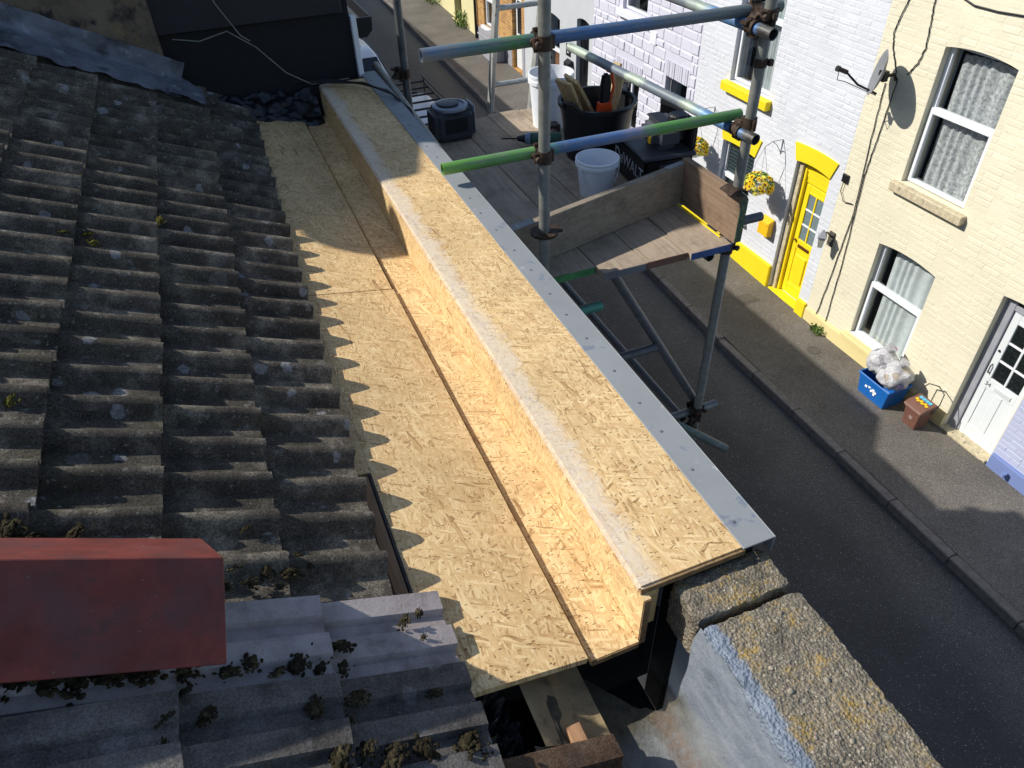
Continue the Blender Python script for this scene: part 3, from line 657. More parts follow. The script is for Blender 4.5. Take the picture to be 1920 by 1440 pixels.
# --- brick house
def brickwall():
    t = NT('yellow_stock_brick'); x, y, z = t.xyz(); cb = t.n('ShaderNodeCombineXYZ'); t.l(y, cb.inputs[0]); t.l(z, cb.inputs[1])
    b = t.n('ShaderNodeTexBrick'); t.l(cb.outputs[0], b.inputs['Vector']); b.inputs['Scale'].default_value = 1
    b.inputs['Brick Width'].default_value = .225; b.inputs['Row Height'].default_value = .075; b.inputs['Mortar Size'].default_value = .008
    b.inputs['Color1'].default_value = (*lin(196, 150, 84), 1); b.inputs['Color2'].default_value = (*lin(164, 116, 66), 1); b.inputs['Mortar'].default_value = (*lin(176, 160, 132), 1)
    t.col(t.mix(.5, b.outputs[0], t.ramp(t.noise(6, 5), [(.3, .6), (.7, 1.3)]), 'MULTIPLY')); t.bump(b.outputs['Fac'], -.4, .006); return t.fin(.85, 0, .2)
m_brick = brickwall()
o1, o2, o3 = (21.12, 21.96, -5.8, -4.5, .05), (19.1, 19.75, -6.42, -4.4, .05), (20.2, 21.2, -3.4, -2.0)
bk = house('yellow stock brick house with white door and grey window box', 18.9, 22.65, m_brick, [o1, o2, o3])
window(bk, o1, mid=-5.1, curtain=m_net2); window(bk, o3, mid=-2.7)
d = thing_child('door', bk, (XW+.1, 19.4, -6.4)); mk('leaf', MB().box(XW+.1, XW+.15, 19.15, 19.7, -6.4, -4.5), m_door_w, d, bevel=.004)
mk('pane', MB().box(XW+.092, XW+.1, 19.26, 19.6, -5.5, -4.7), m_frost, d); mk('panel', MB().box(XW+.092, XW+.1, 19.26, 19.6, -6.25, -5.7), m_door_w, d, bevel=.006)
mk('window_sill', MB().box(XW-.09, XW+.06, 21.05, 22.05, -5.9, -5.81), m_upvc, bk, bevel=.01)
mk('painted_base', MB().box(XW-.012, XW+.004, 18.9, 19.06, -6.6, -5.4).box(XW-.012, XW+.004, 19.8, 22.65, -6.6, -5.95), m_jamb, bk)
mk('drainpipe', MB().path([(XW-.06, 22.55, -6.3), (XW-.06, 22.55, -1.0)], .04, 10), m_blackp, bk, smooth=40)
# --- far cream house
o1, o2 = (24.0, 24.7, -6.2, -4.2), (25.3, 26.3, -5.6, -4.2)
fc = house('far pale cream rendered house with a dark doorway', 22.65, 27.2, m_creamf, [o1, o2])
window(fc, o2, mid=-4.9); d = thing_child('door', fc, (XW+.2, 24.3, -6.2)); mk('leaf', MB().box(XW+.2, XW+.25, 24.0, 24.7, -6.2, -4.2), m_door_b, d)
mk('door_panel', MB().box(XW+.19, XW+.2, 24.15, 24.55, -6.0, -5.2), m_door_b, d, bevel=.005); mk('door_step', MB().box(XW-.1, XW+.2, 23.95, 24.75, -6.3, -6.18), m_plinc, fc, bevel=.01)
fd = house('plain white rendered house farthest up the street', 27.2, 31.5, m_greyw, [(28.2, 29.2, -5.5, -4.2)]); window(fd, (28.2, 29.2, -5.5, -4.2), mid=-4.8)

# ------------------------------------------------------------------ things on or by those houses
sb = thing('storage_box', 'low grey timber storage box against the yellow brick house', 'storage box', (XW-.2, 20.7, -6.4))
mk('body', MB().box(XW-.42, XW-.03, 20.3, 21.3, -6.45, -5.85), m_jamb, sb, bevel=.006); mk('lid', MB().box(XW-.46, XW-.025, 20.27, 21.33, -5.848, -5.8), m_jamb, sb, bevel=.008)
def letterbox(name, label, y, z, w_, h, mat, slope):
    r = thing(name, label, 'letter box', (XW-.06, y, z))
    mk('body', MB().prism([(XW-.13, z), (XW-.13, z+h*.82), (XW-.025, z+h), (XW-.025, z)], y-w_/2, y+w_/2, 'y'), mat, r, bevel=.006)
    mk('flap', MB().box(XW-.137, XW-.131, y-w_*.38, y+w_*.38, z+h*.62, z+h*.74), mat, r, bevel=.002)
letterbox('letter_box', 'mustard yellow metal letter box on the white brick wall', 8.56, -6.06, .25, .3, m_yelb, 1)
letterbox('letter_box', 'black letter box on the pale grey rendered wall', 16.12, -5.62, .27, .36, m_blackp, 1)
hn = thing('house_number_plate', 'small black number plate above the black letter box', 'sign', (XW-.02, 16.25, -5.22))
mk('plate', MB().box(XW-.02, XW-.002, 16.14, 16.36, -5.22, -4.96), m_blackp, hn, bevel=.003)
text('digit', '2', .2, m_white, hn, (XW-.022, 16.25, -5.09), (R(90), 0, R(-90)))
# satellite dish
sd = thing('satellite_dish', 'grey satellite dish on an arm at the cream upper wall', 'satellite dish', (XW, 6.93, -3.1))
ax = Vector((-.74, .58, .22)).normalized(); cc = Vector((XW-.30, 6.9, -3.0))
mk('reflector', MB().lathe(cc, [(0.0, .0), (.1, .008), (.2, .03), (.27, .058), (.275, .058), (.2, .02), (.1, -.004), (0.0, -.012)], 28, 1, .82, axis=ax), M('dish_grey', lin(120, 122, 126), .5, .1), sd, smooth=50)
mk('bracket', MB().box(XW-.27, XW-.2, 6.88, 6.98, -3.1, -2.98).path([(XW-.22, 6.93, -3.05), (XW-.06, 6.93, -3.05), (XW-.01, 6.93, -3.12)], .022), m_blackp, sd)
mk('arm', MB().path([cc+Vector((0, 0, -.24)), cc+ax*.25+Vector((0, 0, -.2)), cc+ax*.42+Vector((0, .02, -.09))], .014), m_blackp, sd)
p = cc+ax*.42+Vector((0, .02, -.09)); mk('receiver', MB().tube(p+Vector((.03, 0, -.02)), p+Vector((-.09, .02, .03)), .028).tube(p+Vector((-.09, .02, .03)), p+Vector((-.12, .025, .042)), .036), m_blackp, sd, smooth=40)
mk('receiver_cable', MB().path([p+Vector((-.1, 0, 0)), p+Vector((-.08, .02, -.1)), p+Vector((.05, .02, -.14)), cc+Vector((0, 0, -.26))], .005, 6), m_cable, sd)
def wallcable(label, pts, r=.007):
    q = []
    for (a, b), (c_, d_) in zip(pts[:-1], pts[1:]):
        for k in range(8):
            u = k/8; q.append((XW-.014, a+(c_-a)*u+random.uniform(-.006, .006), b+(d_-b)*u))
    q.append((XW-.014, *pts[-1])); mk('wall_cable', MB().path(q, r, 6), m_cable, label=label, category='cable')
wallcable('thin black cable down the cream wall nearest the white house', [(7.07, -3.2), (7.03, -4.0), (6.96, -4.95), (7.02, -5.9), (7.1, -6.85)])
wallcable('thin black cable down the cream wall nearest the sash windows', [(6.9, -3.1), (6.93, -3.8), (6.97, -4.4), (6.9, -5.6), (6.88, -6.84)])
wallcable('looping dark cable rising from the dish bracket', [(6.94, -3.05), (7.1, -2.8), (7.16, -2.62), (7.13, -2.45), (7.07, -2.2), (7.05, -1.5)])
wallcable('curved dark cable rising towards the upper cream window', [(6.78, -3.02), (6.68, -2.85), (6.64, -2.67), (6.68, -2.4), (6.72, -2.15), (6.75, -1.5)])
wallcable('grey cable running level above the cream upper window', [(6.5, -2.05), (6.2, -2.13), (5.9, -2.13), (5.5, -2.1), (4.6, -2.0)], .01)
sk = thing('cable_socket', 'small black cable socket where cream and white walls meet', 'socket', (XW, 7.27, -4.62))
mk('plate', MB().box(XW-.035, XW-.004, 7.21, 7.32, -4.62, -4.5), m_blackp, sk, bevel=.006)
mk('lead', MB().path([(XW-.03, 7.27, -4.6), (XW-.03, 7.28, -4.75), (XW-.03, 7.18, -4.87), (XW-.02, 7.02, -4.84)], .006, 6), m_cable, sk)
lm = thing('wall_lantern', 'grey metal wall lantern beside the yellow door', 'lantern', (XW, 7.22, -5.6))
mk('bracket', MB().box(XW-.03, XW-.004, 7.17, 7.27, -5.6, -5.38).path([(XW-.03, 7.22, -5.45), (XW-.12, 7.22, -5.36), (XW-.2, 7.22, -5.36)], .014), m_iron, lm)
mk('hood', MB().lathe((XW-.2, 7.22, -5.42), [(.085, 0), (.09, .012), (.03, .09), (.012, .12)], 4, axis=(0, 0, 1)), m_jamb, lm)
mk('glass', MB().lathe((XW-.2, 7.22, -5.58), [(.045, 0), (.072, .16)], 4), M('lamp_glass', lin(190, 190, 176), .2, .05), lm)
# hanging baskets
fl = MB()
for k in range(11):
    a = 2*math.pi*k/11; fl.add([(0, 0, .004), (.024*math.cos(a-.26), .024*math.sin(a-.26), .008), (.05*math.cos(a), .05*math.sin(a), .002), (.024*math.cos(a+.26), .024*math.sin(a+.26), .008)], [(0, 1, 2, 3)])
n0 = len(fl.f); fl.cur = 1; fl.lathe((0, 0, .006), [(.013, 0), (.011, .007), (.0, .010)], 10)
me_f1 = meshdata('flower', fl, [m_petal, m_seed]); me_f2 = meshdata('pale_flower', MBcopy(fl), [m_petal2, m_petal2])
def basket(label, y, z, chain_top):
    x = XW-.33; r = thing('hanging_basket', label, 'hanging basket', (x, y, z-.13), 'flower baskets on the white wall')
    mk('bowl', MB().lathe((x, y, z-.15), [(0, 0), (.1, .015), (.17, .07), (.2, .14)], 18), m_upvc, r, smooth=50)
    lf = MB()
    for k in range(420):
        u, v_ = random.uniform(0, 2*math.pi), random.uniform(-.25, 1); rr = .235*random.uniform(.7, 1.02)
        c_ = Vector((x+rr*math.cos(u)*math.sqrt(1-min(.99, v_*v_)), y+rr*1.05*math.sin(u)*math.sqrt(1-min(.99, v_*v_)), z+.02+.17*v_))
        a = Vector((random.gauss(0, 1), random.gauss(0, 1), random.gauss(0, 1))).normalized()*.03; b = a.orthogonal().normalized()*.014
        lf.add([c_-a, c_+b, c_+a, c_-b], [(0, 1, 2, 3)])
    mk('foliage', lf, m_leafb, r, kind='stuff')
    for k in range(58):
        v_ = random.uniform(-.3, 1); u = k*2.4; q = math.sqrt(1-min(.98, v_*v_))
        d_ = Vector((math.cos(u)*q, math.sin(u)*q, v_)); big = k % 3 != 0
        pos = Vector((x+d_.x*.235, y+d_.y*.25, z+.0+d_.z*.185))
        sc = random.uniform(1.0, 1.45)*(1 if big else .75)
        inst('flower', me_f1 if big else me_f2, pos, r, (d_+Vector((-.25, -.2, .35))).to_track_quat('Z', 'Y').to_euler(), (sc,)*3)
    hook = Vector((x, y, z+.62))
    for a in (0, 2.1, 4.2): mk('chain', MB().path([(x+.2*math.cos(a), y+.2*math.sin(a), z), hook], .0035, 5), m_jamb, r)
    br = MB().path([(XW-.01, y, z+.45), (XW-.01, y, z+.68), (XW-.2, y, z+.68), hook], .008, 6).path([(XW-.01, y, z+.48), (XW-.1, y, z+.6), (XW-.2, y, z+.68)], .006, 6)
    mk('bracket', br, m_jamb, r)
basket('hanging basket of yellow flowers between the yellow-headed window and the lavender house', 10.46, -5.25, 0)
basket('hanging basket of yellow flowers between the yellow-headed window and the yellow door', 8.66, -5.18, 0)
# weeds
def weed(label, x, y, z, r, n, h):
    b = MB()
    for k in range(n):
        a = random.uniform(0, 6.28); q = r*math.sqrt(random.random()); hh = h*random.uniform(.3, 1); c_ = Vector((x+q*math.cos(a)*.6, y+q*math.sin(a), z+hh*random.random()))
        d_ = Vector((random.gauss(0, .6), random.gauss(0, .6), 1)).normalized()*hh*.45; e = d_.cross(Vector((random.random(), random.random(), .1))).normalized()*.018
        b.add([c_, c_+d_*.5+e, c_+d_, c_+d_*.5-e], [(0, 1, 2, 3)])
    mk('weed', b, m_leaf, label=label, category='weed')
weed('small green weed at the foot of the cream wall under the cables', 7.82, 6.92, -7.0, .12, 90, .16)
weed('leafy green weed at the foot of the far cream house', 7.78, 23.7, zp(23.7), .3, 220, .45)
weed('sprawling green weed farthest up the pavement', 7.75, 26.6, zp(26.6), .5, 220, .35)
# bins
bb = thing('recycling_box', 'bright blue plastic recycling box against the cream plinth', 'recycling box', (7.62, 5.36, -7.0))
def taper(x0, x1, y0, y1, z0, z1, e, wall=.008, lip=.015):
    b = MB(); mx, my = (x0+x1)/2, (y0+y1)/2
    def rg(k, z, o=0): hx, hy = (x1-x0)/2*k+o, (y1-y0)/2*k+o; return [(mx-hx, my-hy, z), (mx+hx, my-hy, z), (mx+hx, my+hy, z), (mx-hx, my+hy, z)]
    rings = [rg(e, z0), rg(1, z1-.03), rg(1, z1-.03, lip), rg(1, z1, lip), rg(1, z1, -wall), rg(e, z0+.02, -wall)]
    vs = [p for q in rings for p in q]; fs = [(3, 2, 1, 0)]
    for k in range(len(rings)-1):
        for i in range(4): j = (i+1) % 4; fs.append((4*k+i, 4*k+j, 4*k+4+j, 4*k+4+i))
    fs.append(tuple(4*(len(rings)-1)+i for i in range(4))); b.add(vs, fs); return b
mk('box', taper(7.42, 7.82, 5.08, 5.62, -7.0, -6.66, .86), m_wbox, bb, bevel=.006)
lg = MB()
for k in range(7):
    a = k*.9; yy = 5.35+.055*math.cos(a)*(1 if k % 2 else .5)+(.03*(k-3)); zz = -6.83+.03*math.sin(a*1.7)
    lg.box(7.428, 7.432, yy-.02, yy+.02, zz-.016, zz+.016, Matrix.Translation((7.43, yy, zz)) @ Matrix.Rotation(a*.6, 4, 'X') @ Matrix.Translation((-7.43, -yy, -zz)))
lg.v = [(x+(-6.83-z)*-.07+.0-.002, y, z) for x, y, z in lg.v]
mk('white_logo', lg, m_white, bb)
def bag(label, c_, r, sc, seed):
    b = MB().blob(c_, r, 4, .2, 1.7, seed, sc)
    b2 = []
    for v in b.v: b2.append(tuple(Vector(v)+Vector((1, 1, 1))*.009*noise.noise(Vector(v)*17)))
    b.v = b2
    b.tube((c_[0]+.02, c_[1], c_[2]+r*sc[2]*.8), (c_[0]+.05, c_[1]-.04, c_[2]+r*sc[2]*1.35), .03, 10, .075)
    mk('rubbish_bag', b, m_bag, label=label, category='rubbish bag', smooth=70)
bag('clear bag of mixed recycling in the box nearest the window sill', (7.66, 5.52, -6.5), .2, (1, .95, .95), 1)
bag('clear bag of recycling slumped over the blue box towards the brown caddy', (7.6, 5.22, -6.52), .21, (1, 1.0, .9), 4)
ca = thing('food_caddy', 'brown food waste caddy with a yellow and blue sticker on its lid', 'caddy', (7.62, 4.72, -7.0))
mk('bin', taper(7.5, 7.76, 4.6, 4.85, -7.0, -6.68, .8), m_caddy, ca, bevel=.008)
mk('lid', MB().prism([(7.47, -6.682), (7.47, -6.655), (7.55, -6.62), (7.74, -6.6), (7.79, -6.64), (7.79, -6.682)], 4.575, 4.875, 'y'), m_caddy, ca, bevel=.012)
mk('handle', MB().path([(7.64, 4.565, -6.7), (7.72, 4.55, -6.56), (7.8, 4.6, -6.44), (7.82, 4.72, -6.4), (7.8, 4.85, -6.44), (7.72, 4.9, -6.56), (7.64, 4.885, -6.7)], .008), m_blackp, ca)
st = MB(); st2 = MB()
for k in range(6): st.box(7.585+.02*(k % 2), 7.625+.02*(k % 2), 4.62+k*.035, 4.65+k*.035, -6.611, -6.606+.004*(k % 2))
for k in range(4): st2.box(7.665, 7.71, 4.63+k*.05, 4.672+k*.05, -6.606, -6.597)
mk('sticker', st, m_sticky, ca); mk('sticker', st2, m_stickb, ca)
lg = MB()
for k in range(3): lg.box(7.484, 7.488, 4.69+k*.006, 4.75-k*.004, -6.82-k*.02, -6.812-k*.02)
lg.v = [(x+(-6.68-z)*.075+.012, y, z) for x, y, z in lg.v]
mk('printed_mark', lg, M('worn_print', lin(170, 150, 146), .6, .1), ca)
# ------------------------------------------------------------------ the roof we stand over
TH = R(27.5); CS, SN = math.cos(TH), math.sin(TH); XS, ZS = 0.0995, -1.3633
def RP(s, y, n): return (XS-s*CS+n*SN, y, ZS+s*SN+n*CS)
def slab(s0, s1, y0, y1, n0, n1):
    b = MB(); b.add([RP(s, y, n) for s in (s0, s1) for y in (y0, y1) for n in (n0, n1)], [(0, 1, 3, 2), (4, 6, 7, 5), (0, 4, 5, 1), (2, 3, 7, 6), (0, 2, 6, 4), (1, 5, 7, 3)]); return b
T1 = R(10)
def slab10(s0, s1, y0, y1, n0, n1):
    f = lambda s, y, n: (.416-s*math.cos(T1)+n*math.sin(T1), y, -1.4445+s*math.sin(T1)+n*math.cos(T1))
    b = MB(); b.add([f(s, y, n) for s in (s0, s1) for y in (y0, y1) for n in (n0, n1)], [(0, 1, 3, 2), (4, 6, 7, 5), (0, 4, 5, 1), (2, 3, 7, 6), (0, 2, 6, 4), (1, 5, 7, 3)]); return b
own = thing('terraced_house', 'house with a mossy dark tiled roof under repair', 'house', (0.2, 1.5, -7.0))
mk('front_wall', MB().box(.66, .838, .80, 4.25, -7.1, -1.365).box(.68, .837, -3, .80, -7.1, -1.455), m_greyw, own)
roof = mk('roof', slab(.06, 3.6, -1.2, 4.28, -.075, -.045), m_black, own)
mk('loft_floor', MB().box(-3.3, .61, -1.2, 4.3, -1.85, -1.8), m_black, own)  # added black floor, keeps the opening under the tiles dark
# --- rolled tiles
def tile_mesh(name, w_, L, prof, th, mat, rows=3, jit=.0012):
    b = MB(); np_ = len(prof); vs = []; fs = []
    for r_ in range(rows+1):
        x = -L*r_/rows
        for y, h in prof: vs.append((x+(random.uniform(-.002, .002) if r_ == 0 else 0), y, h+random.uniform(-jit, jit)))
    for r_ in range(rows):
        for i in range(np_-1): fs.append((r_*np_+i, (r_+1)*np_+i, (r_+1)*np_+i+1, r_*np_+i+1))
    o = len(vs)
    for y, h in prof: vs.append((.001, y, h-th))
    for y, h in prof: vs.append((-L, y, h-th))
    for i in range(np_-1): fs.append((i, i+1, o+i+1, o+i)); fs.append((o+i, o+i+1, o+np_+i+1, o+np_+i))
    fs.append((0, o, o+np_, rows*np_)); e = np_-1; fs.append((e, rows*np_+e, o+np_+e, o+e))
    b.add(vs, fs); return meshdata(name, b, mat, smooth=38)
W = 0.242; P_ = .121
def roll_prof():
    out = []
    for k in range(2):
        a = -W/2+k*P_
        out += [(a+.001, .0), (a+.03, .0005), (a+.056, .001)]
        for q in range(1, 8):
            u = q/8; out.append((a+.058+u*.060, .002+.033*math.sin(math.pi*u)**.75))
        out.append((a+.118, .002))
    return out
tiles = [tile_mesh('tile', W-.002, .28, roll_prof(), .014, m_tile) for k in range(4)]
GA = .226
for ci in range(13):
    for k in range(16):
        y = .945+W*(k+.5)
        s = .030+GA*ci-(.031-.0045*min(ci, 4))*(y-.96)
        lim = 4.20 if s > .30 else 4.24
        if y+W/2 > lim+.1: continue
        p = RP(s+random.uniform(-.005, .005), y, .002+random.uniform(-.002, .002))
        inst('tile', tiles[(ci*7+k*3) % 4], p, roof, (random.uniform(-.008, .008), TH-R(5.2)+random.uniform(-.008, .008), random.uniform(-.012, .012)))
# --- flat ribbed tiles nearer the camera
W2 = .178
def rib_prof():
    out = []
    for k in range(2):
        a = -W2/2+k*.089
        out += [(a, .0), (a+.028, .0), (a+.034, .016), (a+.080, .018), (a+.0885, .002)]
    return out
rt = [tile_mesh('ribbed_tile', W2, .32, rib_prof(), .014, m_tile2) for k in range(3)]
rd = [tile_mesh('ribbed_tile', W2, .32, rib_prof(), .014, m_tile3)]
rb = [tile_mesh('ribbed_tile', W2, .32, rib_prof(), .014, m_tile4)]
for ci in range(10):
    for k in range(11):
        y = .944-W2*(k+.5)
        s = -.063+.267*ci
        me = rd[0] if (k == 0 and ci < 3) else rt[(ci+k*2) % 3]
        inst('ribbed_tile', me, RP(s+random.uniform(-.004, .004), y, .006+random.uniform(-.002, .002)), roof, (random.uniform(-.01, .01), TH-R(5)+random.uniform(-.01, .01), random.uniform(-.014, .014)))
for k in range(6):
    inst('ribbed_tile', rb[0] if k == 0 else rt[k % 3], RP(-.333, .568-W2*(k+.5), .004), roof, (0, TH-R(5), random.uniform(-.01, .01)))
# --- red ridge tile
rr = MB(); prof = [(.762, .046), (.885, .168), (1.04, .05), (1.03, .036), (.885, .148), (.774, .036)]
def rpt(s, p): return RP(s, p[0]+.006, p[1]+.016)
n = len(prof); sL, sR = 1.3, .424
rr.add([rpt(sR+(.02 if i in (0, 5) else 0)*-1, q) for i, q in enumerate(prof)]+[rpt(sL, q) for q in prof], [tuple(range(n)), tuple(range(2*n-1, n-1, -1))]+[(i, n+i, n+(i+1) % n, (i+1) % n) for i in range(n)])
mk('ridge_tile', rr, m_red, bevel=.0018, label='dark red angled ridge tile lying loose on the roof tiles', category='ridge tile')
# --- moss
def clump(seed, n, flat=.45):
    random.seed(seed); b = MB()
    for k in range(n):
        a, q = random.uniform(0, 6.28), abs(random.gauss(0, .38))
        b.blob((q*math.cos(a), q*math.sin(a), max(0, (1-q)*flat*random.random())), random.uniform(.07, .2), 1, .6, 3.5, k+seed, (1, 1, .8))
    return b
mm = [meshdata('moss_clump', clump(k, 120, .55), m_moss, smooth=80) for k in range(4)]; mg = [meshdata('moss_clump', clump(9+k, 60, .3), m_mossg, smooth=80) for k in range(2)]
random.seed(21)
def moss(pts, label, group, meshes, n=.012):
    for s, y, r_, ex in pts:              # up the slope, along the street, size, stretch
        p = RP(s, y, n); sc = r_*random.uniform(1.0, 1.4)
        inst('moss_clump', random.choice(meshes), p, None, (0, TH, random.uniform(0, 6.28)), (sc*ex, sc, sc*.8), label=label, category='moss', group=group)
moss([(0.695, 0.814, .032, 1.3), (0.653, 0.801, .03, 1.4), (0.610, 0.798, .03, 1.3), (0.566, 0.799, .028, 1.4), (0.520, 0.798, .026, 1.2)], 'dark dry moss packed along the lower edge of the red ridge tile', 'moss under the ridge tile', mm)
moss([(0.459, 0.793, .016, 1.4), (0.350, 0.800, .02, 1), (0.267, 0.788, .024, 1.1), (0.230, 0.776, .016, 1.4), (0.388, 0.786, .014, 1.5), (0.307, 0.777, .012, 1.6)], 'crumbly moss in the joint above the grey ribbed tiles', 'moss in the ribbed tile joint', mm)
moss([(0.180, 0.817, .024, .8), (0.185, 0.771, .018, .8)], 'dark moss in the step beside the dusty ribbed tiles', 'moss beside the dusty tiles', mm)
moss([(0.428, 0.710, .022, 1.2), (0.254, 0.704, .018, 1), (0.175, 0.707, .026, 1.2), (0.022, 0.699, .018, 1), (0.461, 0.756, .012, 1)], 'small moss tuft sitting on a grey ribbed tile', 'moss tufts on grey tiles', mm)
moss([(0.491, 0.713, .016, .6), (0.198, 0.671, .012, .7), (0.494, 0.673, .014, .6), (0.178, 0.614, .022, 1), (0.135, 0.592, .03, 1.3), (0.074, 0.592, .026, 1.3), (-0.013, 0.593, .03, 1.2), (-0.028, 0.560, .022, .8), (0.228, 0.600, .026, 1.2)], 'thick brown moss caught along the bottom ribbed tiles', 'moss along the bottom tiles', mm)
moss([(0.038, 0.861, .016, .8), (0.002, 0.879, .012, .7), (0.009, 0.820, .008, 1)], 'dry tuft of moss on the dusty pinkish tile', 'moss on the dusty tile', mm, .022)
moss([(0.354, 1.023, .016, 1), (0.294, 1.011, .022, 1.3), (0.247, 1.002, .022, 1.2), (0.223, 1.045, .016, 1), (0.273, 0.969, .012, 1.5), (0.329, 0.978, .014, 1.3), (0.374, 0.973, .014, .9), (0.204, 1.023, .014, .9)], 'broken mortar and moss in the pan beside the ridge tile', 'debris beside the ridge tile', mm)
moss([(0.729, 1.108, .03, 1.2), (0.630, 1.106, .02, 1.4), (0.322, 1.123, .012, 1.2), (0.696, 1.098, .018, 1.2)], 'mossy lump behind the red ridge tile', 'moss behind the ridge tile', mm)
moss([(0.440, 2.556, .02, 1.2), (0.648, 2.347, .022, .9), (0.632, 2.300, .024, .9), (0.765, 1.493, .02, 1.5), (0.710, 2.333, .014, 1.6), (0.794, 2.379, .014, 1.6), (0.685, 2.783, .014, .8)], 'yellow-green moss growing in the rolled tile joints', 'green moss on rolled tiles', mg+mm[:1])
# --- OSB gutter box
bg_ = thing('box_gutter', 'new box gutter boarded in golden oriented strand board', 'gutter', (.5, 2.4, -1.5))
def board(name, b, mats, par, **k):
    return mk(name, b, mats, par, **k)
mk('sloping_board', slab10(.0, .305, .70, 2.27, -.018, 0), m_osb_left, bg_); mk('packing_strip', slab10(.3055, .345, 1.36, 2.27, -.018, -.0005), m_osb_left, bg_); mk('sloping_board', slab10(.003, .34, 2.277, 4.24, -.018, -.001), m_osb_left, bg_)
mk('floor_board', MB().box(.424, .540, .70, 4.2, -1.480, -1.462), m_osb_floor, bg_)
mk('face_board', MB().box(.541, .559, .706, 4.22, -1.480, -1.318), m_osb_face, bg_)
mk('top_board', MB().box(.541, .80, .724, 4.22, -1.318, -1.300), m_osb_top, bg_, bevel=.006, seg=2)
mk('end_edge', MB().box(.5425, .798, .7205, .7235, -1.3165, -1.3015).box(.5425, .5575, .7025, .7055, -1.479, -1.319), m_osb_edge, bg_)
mk('end_edge', MB().box(.426, .538, .6965, .6995, -1.479, -1.4635), m_osb_edge, bg_)
mk('stud', MB().box(.562, .60, .735, 4.2, -1.47, -1.319), m_timber, bg_, bevel=.003)
mk('gap_block', MB().box(.662, .836, .737, .80, -1.95, -1.325), m_black, bg_)  # added black block, stops sunlight leaking past the wall end
mk('shade_panel', MB().box(.602, .606, .76, 4.2, -1.75, -1.325).box(.36, .64, .775, .78, -1.8, -1.497), m_black, bg_)  # black panels painting the darkness inside and under the box
tm = MB().box(.793, .874, .722, 4.30, -1.2995, -1.2955).box(.874, .8775, .722, 4.30, -1.348, -1.2955); trim = mk('edge_trim', tm, m_trim, bg_, bevel=.0012)
nme = meshdata('nail', MB().lathe((0, 0, 0), [(.0045, 0), (.004, .0015), (0, .002)], 8), m_nail)
for k in range(24): inst('nail', nme, (.822+random.uniform(-.008, .008), .80+k*.145+random.uniform(-.02, .02), -1.2955), trim)
mk('batten', slab10(.314, .345, .86, 1.35, -.03, .0), m_wood, label='bare timber batten exposed beside the last roof tiles', category='batten', bevel=.002)
mk('felt_strip', slab10(.306, .3125, .90, 1.355, -.03, .003), m_felt, label='black felt strip along the edge of the sloping board', category='roofing felt')
# --- void, felt, old lining, parapet
mk('void_back', slab(-.36, .06, .45, .76, -.17, -.15), m_black, roof)  # black slab painting the darkness at the back of the opening
def crumple(u, v):
    s = -.17+.10*u; y = .575+.16*v; h = .045*noise.noise(Vector((u*5, v*6, 1)))+.03*noise.noise(Vector((u*13, v*15, 4)))+.014*noise.noise(Vector((u*30, v*33, 2)))
    return RP(s, y, -.055+h*1.1-.02*u)
mk('roofing_felt', MB().grid(crumple, 60, 70), m_felt, label='torn crumpled black felt inside the opening under the tiles', category='roofing felt', smooth=40)
def yend(x):
    q = [(.0, .58), (.30, .58), (.31, .76), (.41, .75), (.46, .69), (.50, .635), (.55, .60), (.59, .60), (.615, .625), (.7, .63)]
    for (a, b), (c_, d_) in zip(q[:-1], q[1:]):
        if x <= c_: return b+(d_-b)*(x-a)/(c_-a)+.010*noise.noise(Vector((x*60, 0, 0)))
    return .63
GP = [(.24, -1.455), (.30, -1.49), (.355, -1.535), (.40, -1.575), (.445, -1.597), (.50, -1.602), (.55, -1.60), (.58, -1.585), (.598, -1.54), (.608, -1.47), (.618, -1.40), (.63, -1.35)]
def gut(u, v):
    f = u*(len(GP)-1); i = min(int(f), len(GP)-2); q = f-i; x = GP[i][0]*(1-q)+GP[i+1][0]*q; z = GP[i][1]*(1-q)+GP[i+1][1]*q
    y = -.8+(yend(x)+.8)*v; return (x, y, z+.004*noise.noise(Vector((x*18, y*14, 0)))+.0015*noise.noise(Vector((x*70, y*60, 0))))
gl_ = thing('lined_gutter', 'old grey lined valley gutter below the parapet', 'gutter', (.45, 0, -1.62))
mk('lining', MB().grid(gut, 44, 110), m_gl, gl_, smooth=50)
mk('tan_sheet', MB().grid(lambda u, v: (.262+.15*u, .575+.185*v, -1.462-.085*u-.012*math.sin(u*3.1)+.006*noise.noise(Vector((u*4, v*4, 3)))), 16, 16), m_tan, gl_, smooth=50)
mk('timber_end', MB().box(.318, .352, .53, .605, -1.525, -1.487), m_wood, gl_, bevel=.003)
